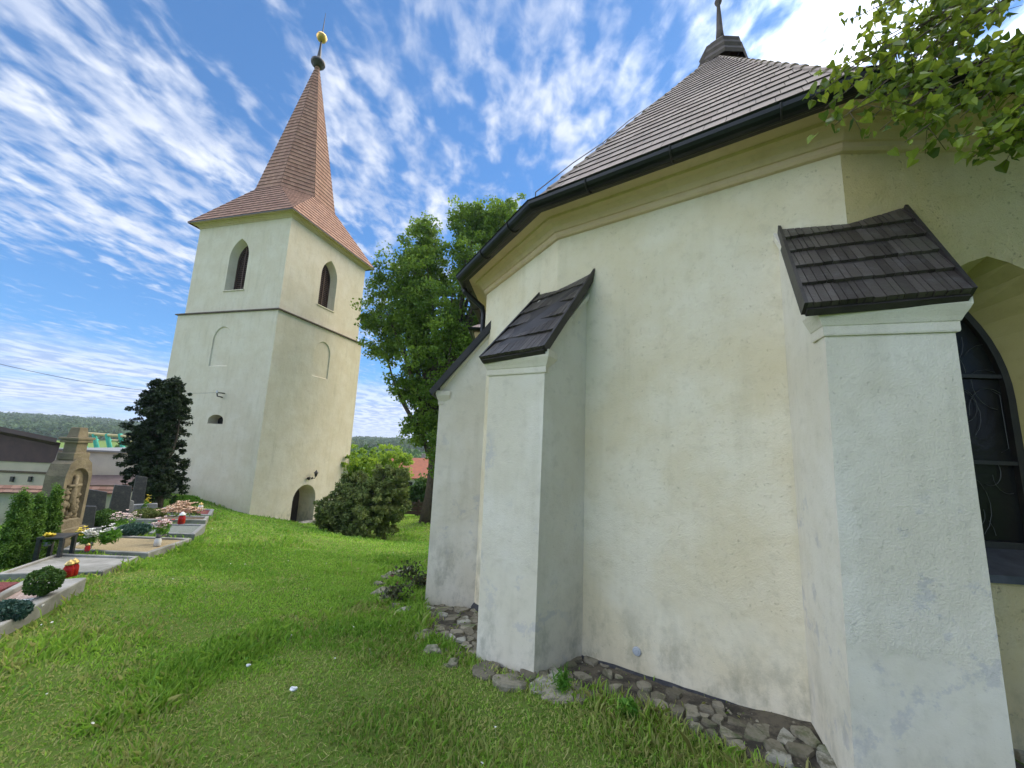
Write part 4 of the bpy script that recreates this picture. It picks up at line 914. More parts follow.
# hanging linden branches over the top right, from a tree beside the photographer
def near_tree():
    R = np.random.default_rng(21); base = (4.6, -2.4, g1(4.6, -2.4)); t = thing('overhanging_linden', 'linden branches with fresh green leaves hanging in from the top right', 'tree', base)
    m = MB(); b = np.array(base)
    m.tube([b-[0, 0, .3], b+[0, 0, .3], b+[.02, .05, 2], b+[-.05, .2, 4], b+[-.1, .4, 6.5]], [.34, .26, .22, .19, .12], 12)
    F0 = b+np.array([-.05, .2, 4.0]); V, rn = [], []
    tw = []
    starts = [((1080,-60),2.1),((1000,-70),2.3),((1110,30),1.9),((1120,90),1.85),((1060,-130),2.6),((1150,60),2.0)]
    SP_ = []
    for (q, y) in starts:
        p = at_y(*q, y); SP_.append(p); mid = (F0+p)/2+np.array([0, 0, .35]); m.tube([(1-u)**2*F0+2*u*(1-u)*mid+u*u*p for u in np.linspace(0, 1, 9)], list(np.linspace(.06, .018, 9)), 7)
    ends = [(0,850,20,2.2),(0,838,70,2.0),(0,825,108,1.9),(0,880,60,2.0),(0,905,100,1.85),(1,830,-20,2.5),(1,860,30,2.4),(1,930,50,2.3),(4,960,-10,2.8),(4,900,-30,2.9),
            (2,890,118,1.8),(2,985,60,1.9),(2,960,118,1.75),(2,850,112,1.85),(3,960,138,1.7),(3,1005,125,1.7),(3,1022,140,1.65),(5,1010,70,2.0),(5,975,100,1.9),(5,1030,45,2.0),(0,815,90,1.95),(2,915,125,1.8),(3,975,148,1.68),(1,870,-10,2.5),(4,1000,-30,2.8),(0,860,95,1.9),(0,812,98,1.95),(0,835,125,1.85),(2,880,130,1.8),(2,905,142,1.75),(3,985,150,1.7),(3,1015,110,1.7),(2,950,100,1.85),(0,845,60,2.05),(0,890,85,1.95),(0,872,118,1.85),(2,935,112,1.9)]
    for (i, px, py, y) in ends:
        e = at_y(px, py, y); s = SP_[i]; mid = s+(e-s)*.55+np.array([0, 0, .10+.06*R.normal()])
        pts = [(1-u)**2*s+2*u*(1-u)*mid+u*u*e for u in np.linspace(0, 1, 14)]; m.tube(pts, list(np.linspace(.009, .0025, 14)), 5)
        for u in np.linspace(.12, 1, 34):
            p = (1-u)**2*s+2*u*(1-u)*mid+u*u*e
            for _ in range(R.integers(1, 4)): tw.append((p+R.normal(0, .045, 3), 1))
        for k in range(7):       # side twigs
            u = R.uniform(.25, .95); p = (1-u)**2*s+2*u*(1-u)*mid+u*u*e; d = R.normal(size=3); d[2] -= .5; d /= np.linalg.norm(d); q = p+d*R.uniform(.08, .2); m.tube([p, (p+q)/2+[0, 0, .01], q], [.003, .002, .0015], 4)
            for v in (.4, .6, .8, 1): tw.append((p+(q-p)*v+R.normal(0, .02, 3), 1))
    for (p, _) in tw:           # heart-shaped leaf folded along its midrib, hanging tip down
        s = R.uniform(.016, .043); a = R.normal(size=3)*.7; a[2] -= .75; a /= np.linalg.norm(a); n = R.normal(size=3); sd = np.cross(a, n); sd /= np.linalg.norm(sd); up = np.cross(sd, a)*.28
        j = p-a*s*.15; pts = [j, p+sd*s*.62-a*s*.28+up*s, p+sd*s*.72+a*s*.25+up*s, p+sd*s*.38+a*s*.8+up*s*.5, p+a*s*1.35-up*s*.4]
        pm = [p+(-sd)*s*.62-a*s*.28+up*s, p-sd*s*.72+a*s*.25+up*s, p-sd*s*.38+a*s*.8+up*s*.5]
        V += [j, pts[1], pts[2], pts[3], pts[4], j, pts[4], pm[2], pm[1], pm[0]]; rr_ = R.random()*.9; rn += [rr_, rr_]
    m.build('branches', 'twig', t, smooth=True)
    bulk('leaves', np.array(V), 5, np.array(rn), 'leaf_near', t, base)
    # the crown overhead, out of the picture, enlarged to shade the window wall
    C, P, rnd = crown([((4.8, -2.2, 7.2), (3.4, 2.6, 2.6)), ((5.4, -1.3, 5.6), (2.6, 1.9, 1.6)), ((7.6, -.4, 5.2), (2.8, 1.7, 2.2)), ((2.6, -2.8, 6.4), (2.0, 1.6, 1.6))], 1100, 30, .38, .12, R)
    bulk('crown', leaf_quads(P, .14, R, 1.3), 4, rnd, 'leaf_near', t, base)
near_tree()

# far wooded hills, one mass of treetops
def forest():
    R = np.random.default_rng(31); n = 6500; az = R.uniform(-1.15, .5, n); r = R.uniform(380, 900, n)**1.0; x, y = r*np.sin(az), r*np.cos(az); z = zg(x, y)
    keep = (vnoise(x, y, 90, 2) > .28) | (r > 640); x, y, z, r = x[keep], y[keep], z[keep], r[keep]; n = len(x); h = R.uniform(5, 11, n)
    per = 46; P = np.repeat(np.c_[x, y, z+h*.45], per, 0)+sph(n*per, R)*np.repeat(h, per)[:, None]*np.array([.75, .75, .5]); rnd = np.clip(np.repeat(R.uniform(0, .9, n), per)+R.normal(0, .08, n*per), 0, .92)
    o = bulk('far_woodland', leaf_quads(P, 2.1, R, 1.2), 4, rnd, 'forest'); tag(o, kind='stuff')
    # nearer belt of field trees in the valley
    n = 420; az = R.uniform(-1.15, .2, n); r = R.uniform(110, 300, n); x, y = r*np.sin(az), r*np.cos(az); z = zg(x, y); h = R.uniform(3, 7.5, n)
    keep = vnoise(x, y, 40, 6) > .45; x, y, z, h = x[keep], y[keep], z[keep], h[keep]; n = len(x); per = 90
    P = np.repeat(np.c_[x, y, z+h*.5], per, 0)+sph(n*per, R)*np.repeat(h, per)[:, None]*np.array([.6, .6, .5]); rnd = np.clip(np.repeat(R.uniform(0, .9, n), per)+R.normal(0, .08, n*per), 0, .92)
    tag(bulk('valley_woodland', leaf_quads(P, 1.3, R, 1.2), 4, rnd, 'hedge'), kind='stuff')
forest()
# village houses beyond
def house(px, py, y, w, d, h, rh, rot, wallm, roofm, label):
    c = at_y(px, py, y); z0 = c[2]-h-rh; t = thing('village_house', label, 'house', (c[0], c[1], z0-1)); ca, sa = math.cos(rot), math.sin(rot); X = np.array([ca, sa, 0]); Y = np.array([-sa, ca, 0]); o = np.array([c[0], c[1], z0])
    m = MB(); Zv = np.array([0, 0, 1.]); P = lambda a, b, z: o+X*a+Y*b+Zv*z
    m.hexa([P(-w, -d, -2), P(w, -d, -2), P(w, d, -2), P(-w, d, -2)], [P(-w, -d, h), P(w, -d, h), P(w, d, h), P(-w, d, h)]).add([P(-w, -d, h), P(-w, d, h), P(-w, 0, h+rh*.93)], [(0, 1, 2)]).add([P(w, -d, h), P(w, d, h), P(w, 0, h+rh*.93)], [(0, 1, 2)])
    m.build('wall', wallm, t)
    m = MB(); 
    for s in (-1, 1): m.hexa([P(-w-.4, s*(d+.5), h-.25), P(w+.4, s*(d+.5), h-.25), P(w+.4, 0, h+rh-.12), P(-w-.4, 0, h+rh-.12)], [P(-w-.4, s*(d+.5), h-.1), P(w+.4, s*(d+.5), h-.1), P(w+.4, 0, h+rh+.05), P(-w-.4, 0, h+rh+.05)])
    rf = m.build('roof', roofm, t); m = MB(); m.hexa([P(w*.4-.35, .8, h+rh*.5), P(w*.4+.35, .8, h+rh*.5), P(w*.4+.35, 1.5, h+rh*.5), P(w*.4-.35, 1.5, h+rh*.5)], [P(w*.4-.35, .8, h+rh+.8), P(w*.4+.35, .8, h+rh+.8), P(w*.4+.35, 1.5, h+rh+.8), P(w*.4-.35, 1.5, h+rh+.8)]); m.build('chimney', 'concrete', rf)
    for a in (-.6, 0, .6):
        m = MB(); m.box(P(a*w, -d-.03, h*.55), X*.55, Y*.03, Zv*.7); m.build('window', 'glass', t)
M['redroof'] = simple('orange_red_tiles', (.36, .12, .06), (.28, .10, .06), 2, .85, .3, 6)
M['housewall'] = simple('pale_render', (.6, .56, .46), (.5, .47, .4), 1, .9, .2)
house(411, 458, 70, 5.5, 4, 3.2, 3.0, .25, 'housewall', 'redroof', 'house with orange-red roof seen between the juniper bush and the linden')
house(394, 461, 150, 5, 4, 3.2, 2.6, -.4, 'housewall', 'redroof', 'small far-off house with pale red roof above the juniper bush')
# dark board fence behind the bush
def board_fence():
    a = at_y(404, 501, 26); b = at_y(450, 503, 24.5); za, zb = a[2], b[2]; t = thing('board_fence', 'low dark brown board fence beyond the lawn, left of the apse', 'fence', (a[0], a[1], g1(a[0], a[1])))
    d = (b-a)/np.linalg.norm(b-a); 
    for k in range(3):
        m = MB(); m.box((a+b)/2-np.array([0, 0, .15+k*.27]), (b-a)/2, np.cross(d, [0, 0, 1])*.02, (0, 0, .11)); m.build('board', simple('fence_board', (.05, .032, .022), (.08, .05, .035), 6, .8, .4) if k == 0 else 'louver', t)
    for u in np.linspace(0, 1, 4):
        p = a+(b-a)*u; m = MB(); m.bbox((p[0], p[1]+.05, p[2]-.5), .05, .05, .58); m.build('post', 'louver', t)
board_fence()

# ================================================================== GRAVES
M['gravel_pink'] = simple('pink_white_gravel', (.52, .42, .36), (.30, .20, .17), 45, .9, 1., 60, .02)
M['gravel_red'] = simple('red_gravel', (.22, .045, .04), (.13, .035, .03), 40, .9, 1., 60, .02)
M['gravel_tan'] = simple('sandy_gravel', (.42, .33, .18), (.28, .22, .12), 40, .9, 1., 60, .02)
M['gravel_grey'] = simple('grey_green_gravel', (.22, .24, .21), (.13, .15, .12), 40, .9, 1., 60, .02)
M['gravel_brown'] = simple('brown_grave_soil', (.17, .12, .07), (.09, .065, .04), 20, .95, 1., 50, .02)
PLOTS = []
def plot(corners, top, kerb, bed, label, kw=.07, hk=.12, kmat='concrete', bm='gravel_tan', depth=.35, group=None):
    C = [np.array([c[0], c[1]]) for c in corners]; cen = sum(C)/len(C); PLOTS.append([tuple(cen+(c-cen)*1.04) for c in C])
    zt = [c[2] for c in corners]; t = thing('grave_plot', label, 'grave', (cen[0], cen[1], sum(zt)/len(zt)-.1), group or 'kerbed grave plots')
    n = len(C); inner = []
    for i in range(n):
        a, b, c = C[i-1], C[i], C[(i+1) % n]; u = (a-b)/np.hypot(*(a-b)); v = (c-b)/np.hypot(*(c-b)); s = abs(u[0]*v[1]-u[1]*v[0]); inner.append(b+(u+v)*kw/max(s, .4))
    m = MB()
    for i in range(n):
        j = (i+1) % n; z0, z1 = zt[i], zt[j]
        m.hexa([(*C[i], z0-depth), (*C[j], z1-depth), (*inner[j], z1-depth), (*inner[i], z0-depth)], [(*C[i], z0), (*C[j], z1), (*inner[j], z1), (*inner[i], z0)])
    m.build('kerb', kmat, t, bevel=.012)
    m = MB(); m.add([(*inner[i], zt[i]-.03) for i in range(n)], [tuple(range(n))], .5); m.build('bed', bm, t)
    return t
Z3 = lambda px, py, z: at_z(px, py, z)
# nearest plot, cut by the left edge
A0 = Z3(87, 577, -1.62); bd = np.array([.42, -.90, .012]); un = np.array([-.93, -.36, -.02])
plot([A0, A0+un*2.3, A0+un*2.3+bd*3.2, A0+bd*3.2], 0, 0, 0, 'nearest grave plot with broad pale concrete kerb, pinkish gravel and a round box bush', .13, bm='gravel_pink')
m = MB(); a, b = A0+un*.14+bd*.02, A0+un*2.2; 
def slabpiece(m, a, b, w, h): 
    d = (b-a)/np.linalg.norm(b-a); m.box((a+b)/2, (b-a)/2, np.cross([0, 0, 1], d)*w, (0, 0, h))
ms = MB(); a = Z3(2, 604, -1.63); b = Z3(38, 608, -1.63)
for q, r in (((18,603),.13),((30,606),.09),((4,606),.12)):
    p = Z3(*q, -1.645); ms.bbox((p[0], p[1], p[2]), r, r*.55, .007, .5+r)
tag(ms.build('slab', 'white', base=tuple(Z3(18,608,-1.64))), 'flat whitish stone pieces laid in the pink gravel below the round box bush', 'stone slab')
dv_ = MB(); slabpiece(dv_, Z3(30,581,-1.63), Z3(-25,611,-1.63), .03, .03); tag(dv_.build('kerb_strip', 'concrete', base=tuple(Z3(20,593,-1.66)), bevel=.01), 'narrow concrete strip dividing the nearest grave plot behind the round box bush', 'kerb')
db = MB(); q = [Z3(-35,610,-1.64), Z3(0,592,-1.64), Z3(20,584,-1.64), Z3(-20,584,-1.64)]; db.hexa([(*p[:2], p[2]-.02) for p in q], [(*p[:2], p[2]+.02) for p in q]); tag(db.build('red_bed', 'gravel_red', base=tuple(q[1])), 'patch of dark red gravel at the left edge behind the concrete strip', 'gravel bed')
plot([Z3(103,571,-1.86), Z3(139,556,-1.91), Z3(58,553,-1.91), Z3(-5,574,-1.86)], 0, 0, 0, 'pale flat concrete grave cover behind the red lantern', .05, bm='concrete', depth=.2)
plot([Z3(148,553,-1.93), Z3(192,538,-2.03), Z3(92,534,-2.03), Z3(62,549,-1.93)], 0, 0, 0, 'grave plot filled with sandy yellow gravel between the white-flowered vases', .07, bm='gravel_tan')
plot([Z3(195,534,-2.12), Z3(206,524,-2.2), Z3(126,523,-2.2), Z3(104,531,-2.12)], 0, 0, 0, 'grave plot with grey-green gravel under the mixed flower bunches', .08, kmat='greygranite', bm='gravel_grey')
plot([Z3(206,520,-2.3), Z3(209,516,-2.36), Z3(136,514,-2.36), Z3(128,519,-2.3)], 0, 0, 0, 'narrow brown earth grave plot in front of the red gravel one', .08, bm='gravel_brown')
plot([Z3(211,515,-2.38), Z3(214,509,-2.46), Z3(164,507,-2.46), Z3(156,512,-2.38)], 0, 0, 0, 'farthest grave plot with dark red gravel and pale granite kerb', .09, kmat='greygranite', bm='gravel_red')
# ---- big carved sandstone tomb
def tomb():
    y = 7.1; px = 57; c = at_y(px, 533, y); gz = g1(c[0], c[1]); base = np.array([c[0], c[1], gz]); t = thing('sandstone_tomb', 'big weathered sandstone tombstone with arched relief niche and cornice block on top', 'tombstone', tuple(base))
    an = math.radians(-28); X = np.array([math.cos(an), math.sin(an), 0]); Y = np.array([-math.sin(an), math.cos(an), 0]); Zv = np.array([0, 0, 1.])
    # front faces right towards the graves: X is the width axis seen obliquely
    an = math.radians(100); X = np.array([math.cos(an), math.sin(an), 0]); Y = np.array([math.sin(an), -math.cos(an), 0])    # Y = outward (front)
    P = lambda a, z, d: base+X*a+Y*d+Zv*z
    H = (at_y(px, 458, y)[2]-gz); hw = .24; dp_ = .15
    b = MB(); b.box(P(0, .12, 0), X*.38, Y*.24, Zv*.16); b.box(P(0, .32, 0), X*.32, Y*.19, Zv*.045); b.build('plinth', 'sandstone', t, bevel=.015)
    oh = [(-.26, .36), (.26, .36), (.26, H-.28), (.21, H-.08), (.12, H), (-.12, H), (-.21, H-.08), (-.26, H-.28)]
    ar = round_arch(0, .20, .50, H-.38, .22, 10); ar2 = round_arch(0, .175, .53, H-.38, .19, 10)
    b = MB(); vs, fs = fill2d(oh, [ar]); b.add([P(a, z, dp_) for a, z in vs], fs, .5); n = len(ar); b.add([P(a, z, dp_) for a, z in ar]+[P(a, z, dp_-.06) for a, z in ar2], [(i, (i+1) % n, n+(i+1) % n, n+i) for i in range(n)], .5)
    vs, fs = fill2d(ar2, []); b.add([P(a, z, dp_-.06) for a, z in vs], fs, .5)
    n = len(oh); b.add([P(a, z, dp_) for a, z in oh]+[P(a, z, -dp_) for a, z in oh], [(i, (i+1) % n, n+(i+1) % n, n+i) for i in range(n)]+[tuple(range(n, 2*n))], .5); body = b.build('slab', 'sandstone', t)
    r = MB()          # relief: cross with a draped figure
    r.box(P(0, H-.62, dp_-.035), X*.025, Y*.025, Zv*.30); r.box(P(0, H-.47, dp_-.035), X*.12, Y*.025, Zv*.025)
    
    for k in range(26): a_ = random.uniform(-.14, .14); z_ = random.uniform(.55, H-.5); r.blob(P(a_, z_, dp_-.055), .03, .05, random.uniform(.03, .09), k, .5)
    r.blob(P(0, .95, dp_-.05), .05, .06, .25, 3, .3); r.blob(P(0, 1.24, dp_-.045), .035, .04, .05, 5, .2)
    r.build('relief', 'sandstone', body, smooth=True)
    c_ = MB(); c_.box(P(0, H+.05, 0), X*.16, Y*.13, Zv*.06); c_.box(P(0, H+.18, 0), X*.11, Y*.10, Zv*.11); c_.box(P(0, H+.31, 0), X*.155, Y*.14, Zv*.025); c_.box(P(0, H+.36, 0), X*.175, Y*.155, Zv*.022)
    c_.hexa([P(-.11, H+.38, -.09), P(.11, H+.38, -.09), P(.11, H+.38, .09), P(-.11, H+.38, .09)], [P(-.08, H+.56, -.07), P(.08, H+.56, -.07), P(.08, H+.56, .07), P(-.08, H+.56, .07)]); c_.build('cornice_block', 'sandstone', t, bevel=.01)
tomb()
def headstone(px, pb, pt, y, w, mat, label, rot=.5, slope=0., dp_=.06, plinth=True):
    c = at_y(px, pb, y); gz = g1(c[0], c[1])-.03; h = at_y(px, pt, y)[2]-gz; b = np.array([c[0], c[1], gz]); t = thing('gravestone', label, 'gravestone', tuple(b), 'polished gravestones by the churchyard wall')
    X = np.array([math.cos(rot), math.sin(rot), 0]); Y = np.array([-math.sin(rot), math.cos(rot), 0]); P = lambda a, d, z: b+X*a+Y*d+np.array([0, 0, z]); lo = .16 if plinth else 0
    m = MB(); m.hexa([P(-w, -dp_, lo), P(w, -dp_, lo), P(w, dp_, lo), P(-w, dp_, lo)], [P(-w*.85, -dp_*.7, h), P(w*.85, -dp_*.7, h-slope), P(w*.85, dp_*.7, h-slope), P(-w*.85, dp_*.7, h)]); m.build('slab', mat, t, bevel=.012)
    if plinth: m = MB(); m.box(P(0, 0, .07), X*(w+.12), Y*(dp_+.08), (0, 0, .1)); m.build('plinth', 'greygranite', t, bevel=.01)
headstone(88, 519, 487, 9.6, .27, 'granite', 'black slanting-topped gravestone next to the big sandstone tomb', .9, .12)
headstone(84, 524, 505, 9.0, .16, 'granite', 'small black gravestone low between the tomb and the tall black one', .9, .03)
headstone(117, 518, 484, 10.6, .20, 'granite', 'upright dark grey gravestone in front of the tiled churchyard wall', .9, .05)
headstone(125, 519, 496, 10.8, .13, 'greygranite', 'low grey sloping stone leaning beside the upright dark gravestone', .9, .14)
headstone(136, 508, 475, 11.8, .15, 'granite', 'tallest narrow dark slate gravestone just left of the yew', .9, .06, .05)
headstone(138, 517, 504, 11.3, .42, 'greygranite', 'broad light grey low headstone at the foot of the narrow slate one', .75, 0, .12, False)
def lanternmesh(name, px, py, y, h, col, lid, label, group='grave lanterns'):
    c = at_y(px, py, y); b = np.array([c[0], c[1], c[2]]); t = thing(name, label, 'lantern', tuple(b), group); r = h*.26
    m = MB(); m.lathe(b, [(r*.8, 0), (r, h*.06), (r*.95, h*.5), (r*.7, h*.68), (r*.72, h*.7)], 12); m.build('glass', col, t, smooth=True)
    m = MB(); m.lathe(b, [(r*.8, h*.7), (r*.85, h*.76), (r*.5, h*.9), (r*.2, h*.95), (r*.05, h)], 10); m.build('lid', lid, t)
M['redglass'] = simple('red_lantern_glass', (.45, .01, .015), (.30, .008, .01), 8, .15, 0)
M['gold_lid'] = simple('gold_lid', (.55, .40, .15), (.4, .28, .1), 8, .4, 0, metallic=.8)
lanternmesh('grave_lantern', 67, 577, 4.75, .19, 'redglass', 'gold_lid', 'red glass grave lantern on the left of the red pair beside the round box bush')
lanternmesh('grave_lantern', 71.5, 576, 4.8, .20, 'redglass', 'gold_lid', 'red glass grave lantern on the right of the red pair beside the round box bush')
lanternmesh('grave_lantern', 181, 524, 8.7, .26, 'redglass', 'white', 'small red grave lantern among the dried flowers near the far plots')
lanternmesh('grave_lantern', 200, 511, 11.2, .24, 'white', 'gold_lid', 'small pale lantern standing on the farthest red gravel plot')
lanternmesh('grave_lantern', 87, 551, 6.2, .12, 'redglass', 'gold_lid', 'little red candle cup at the near edge of the sandy gravel plot')
lanternmesh('grave_lantern', 157, 546, 7.1, .20, 'white', 'iron', 'white lantern standing below the mixed bouquet on the border of the lawn')
def flowers(px, py, y, h, w, petal, label, n=34, stem=True, vase='greygranite', ps=.035, vh=.3, leaf='weed', nleaf=90):
    c = at_y(px, py, y); b = np.array(c); t = thing('flower_bunch', label, 'flowers', tuple(b), 'flowers on the graves'); R = np.random.default_rng(int(px*7+py))
    if vase: m = MB(); m.lathe(b, [(.035, 0), (.045, .02), (.03, h*vh*.5), (.05, h*vh), (.045, h*vh+.003)], 10); m.build('vase', vase, t, smooth=True)
    C = b+np.array([0, 0, h*.72])+sph(n, R)*np.array([w, w, h*.28])*R.uniform(.3, 1, (n, 1)); m = MB()
    for q in C:
        for k in range(5):
            a = 2*math.pi*k/5+R.uniform(0, 1); d = np.array([math.cos(a), math.sin(a), .5]); e_ = np.array([-math.sin(a), math.cos(a), 0]); m.quad(q, q+d*ps*.6+e_*ps*.4, q+d*ps*1.1, q+d*ps*.6-e_*ps*.4)
    m.build('blossoms', petal, t)
    L_ = b+np.array([0, 0, h*.45])+sph(nleaf, R)*np.array([w*.9, w*.9, h*.32])*R.uniform(.2, 1, (nleaf, 1)); bulk('leaves', leaf_quads(L_, .03, R, 3.2), 4, R.random(nleaf)*.9, leaf, t, tuple(b))
for nm, c in (('petal_white', (.75, .73, .66)), ('petal_yellow', (.80, .62, .05)), ('petal_peach', (.62, .42, .28)), ('petal_red', (.55, .03, .04)), ('petal_mix', (.70, .55, .50))): M[nm] = simple(nm, c, tuple(x*.8 for x in c), 20, .7, 0)
flowers(88, 549, 6.35, .30, .10, 'petal_white', 'white flowers in a grey vase at the near corner of the sandy plot', 40)
flowers(47, 546, 6.1, .20, .06, 'petal_yellow', 'small yellow bloom beside the black grave cover', 14, ps=.04)
flowers(108, 547, 6.6, .36, .17, 'petal_white', 'tall leafy clump with a few white blossoms in front of the sandy plot', 16, vase=None, nleaf=420)
flowers(122, 532, 8.2, .42, .26, 'petal_mix', 'wide bunch of white and pink flowers behind the sandy plot', 60, vase=None)
flowers(143, 487+33, 11.3, .72, .10, 'petal_yellow', 'yellow flower standing high before the slate gravestone by the yew', 12, vh=.5)
flowers(158, 541, 7.3, .42, .15, 'petal_mix', 'mixed bouquet with red and pale flowers at the edge of the lawn', 50, vase='greygranite')
flowers(164, 536, 7.7, .34, .13, 'petal_red', 'red flowers with green leaves right behind the mixed bouquet', 20, vase='greygranite')
flowers(172, 519, 9.8, .30, .30, 'petal_peach', 'left heap of dried peach-coloured flowers before the red gravel plot', 80, vase=None, nleaf=30, leaf='juniper', ps=.05)
flowers(182, 517, 10.2, .40, .26, 'petal_peach', 'taller middle heap of dried peach-coloured flowers before the red gravel plot', 80, vase=None, nleaf=30, leaf='juniper', ps=.05)
flowers(193, 518, 10.0, .26, .24, 'petal_peach', 'right-hand low heap of dried brownish flowers before the red gravel plot', 60, vase=None, nleaf=30, leaf='juniper', ps=.05)
flowers(79, 545, 6.7, .28, .13, 'petal_yellow', 'loose green plant with tiny yellow flowers at the foot of the sandstone tomb', 10, vase=None, nleaf=240)
# black grave cover
bc = at_y(56, 546, 6.2); t = thing('grave_cover', 'small black granite grave cover with raised legs before the sandstone tomb', 'grave cover', (bc[0], bc[1], g1(bc[0], bc[1])))
m = MB(); zc = at_y(56, 536, 6.2)[2]; m.box((bc[0], bc[1], zc), (.16, .04, 0), (-.05, .15, 0), (0, 0, .015)); m.build('top', 'granite', t, bevel=.006)
for sx_, sy_ in ((-1, -1), (1, -1), (1, 1), (-1, 1)):
    m = MB(); q = np.array([bc[0], bc[1], 0])+np.array([.13, .035, 0])*sx_+np.array([-.04, .12, 0])*sy_; gz = g1(q[0], q[1]); m.bbox((q[0], q[1], (gz+zc-.02)/2), .022, .022, (zc-.015-gz)/2, .3); m.build('leg', 'granite', t)
# clipped plants
def ballbush(px, py, y, r, mt, name, label, cat, sq=1., n=2600, ls=.022):
    c = at_y(px, py, y); R = np.random.default_rng(int(px)+3); gz = c[2]-r*sq; t = thing(name, label, cat, (c[0], c[1], gz-.02))
    m = MB(); m.tube([(c[0], c[1], gz-.1), (c[0], c[1], c[2])], [.02, .01], 6); 
    for k in range(8): d = sph(1, R)[0]; d[2] = abs(d[2]); m.tube([(c[0], c[1], c[2]-r*.3*sq), c+d*r*.8*np.array([1, 1, sq])], [.008, .003], 4)
    m.build('stem', 'bark', t)
    d = sph(n, R); k = (.88+.12*np.sin(d[:, 0]*6+1)*np.cos(d[:, 1]*5))[:, None]*R.uniform(.72, 1, (n, 1))**.4; bulk('foliage', leaf_quads(c+d*k*r*np.array([1, 1, sq]), ls, R, 1.8), 4, np.clip(R.normal(.45, .25, n), 0, .9), mt, t, (c[0], c[1], gz-.02))
ballbush(44, 581, 3.98, .14, 'hedge', 'box_ball', 'small round dark green box bush on pink gravel', 'shrub', 1.0, 3600, .014)
ballbush(3, 613, 3.55, .17, 'bluejuniper', 'blue_juniper', 'low blue-green juniper cut by the left edge', 'shrub', .6, 2400, .02)
ballbush(133, 530, 8.0, .28, 'bluejuniper', 'blue_juniper', 'low blue-green mound behind the white and pink flowers', 'shrub', .5, 2400, .03)
ballbush(104, 519, 9.4, .30, 'hedge', 'grave_bush', 'rounded green bush between the two dark gravestones', 'shrub', .8, 2600, .035)
ballbush(145, 514, 10.9, .32, 'juniper', 'grave_bush', 'low olive bush at the right of the broad grey headstone', 'shrub', .5, 2400, .035)
ballbush(157, 513, 11.2, .22, 'juniper', 'grave_bush', 'small olive tuft left of the farthest red plot', 'shrub', .6, 1600, .035)
ballbush(185, 501, 16.0, .5, 'weed', 'grave_bush', 'leafy weed clump against the base of the tower', 'plant', .45, 1500, .07)

# ================================================================== CHURCHYARD WALL AND BUILDINGS ON THE LEFT
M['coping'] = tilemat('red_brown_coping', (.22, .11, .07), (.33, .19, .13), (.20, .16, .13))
def yardwall():
    W = [at_y(-130, 487, 11.6), at_y(0, 485, 12.6), at_y(130, 487, 14.3), np.array([-15.0, 15.6, 0]), np.array([-18.6, 21.5, 0])]
    W[0][2] = W[1][2]; W[3][2] = W[2][2]-.1; W[4][2] = W[2][2]-.3
    t = thing('churchyard_wall', 'old cream churchyard wall with red-brown tiled coping behind the gravestones', 'wall', (W[1][0], W[1][1], g1(*W[1][:2])))
    m, c = MB(), MB()
    for a, b in zip(W[:-1], W[1:]):
        a, b = a.copy(), b.copy(); d = (b-a); d[2] = 0; ln = np.linalg.norm(d); d /= ln; n = np.array([-d[1], d[0], 0])*.17
        za, zb = a[2]-.18, b[2]-.18
        m.hexa([(*(a-n)[:2], za-2.2), (*(b-n)[:2], zb-2.2), (*(b+n)[:2], zb-2.2), (*(a+n)[:2], za-2.2)], [(*(a-n)[:2], za), (*(b-n)[:2], zb), (*(b+n)[:2], zb), (*(a+n)[:2], za)], .5)
        for s in (-1, 1):
            o = a+n*s*1.75; o[2] = za-.02; e = b-a; L_ = np.linalg.norm(e); e = e/L_; s_ = -n*s*1.75+np.array([0, 0, .20]); H = np.linalg.norm(s_); s_ /= H
            tiles(c, o, e, s_, [(0, 0), (L_, 0), (L_, H), (0, H)], .18, .17, .025)
            c.hexa([o-[0,0,.02], o+e*L_-[0,0,.02], o+e*L_+s_*H-[0,0,.02], o+s_*H-[0,0,.02]], [o, o+e*L_, o+e*L_+s_*H, o+s_*H], .4)
    m.build('wall', plaster('yard_wall_plaster', (.52, .46, .33), (.58, .53, .42), .9, True, False, None, -3.2), t); c.build('coping', 'coping', t)
yardwall()
M['barnwall'] = simple('beige_render', (.60, .50, .35), (.5, .42, .3), 1, .9, .2)
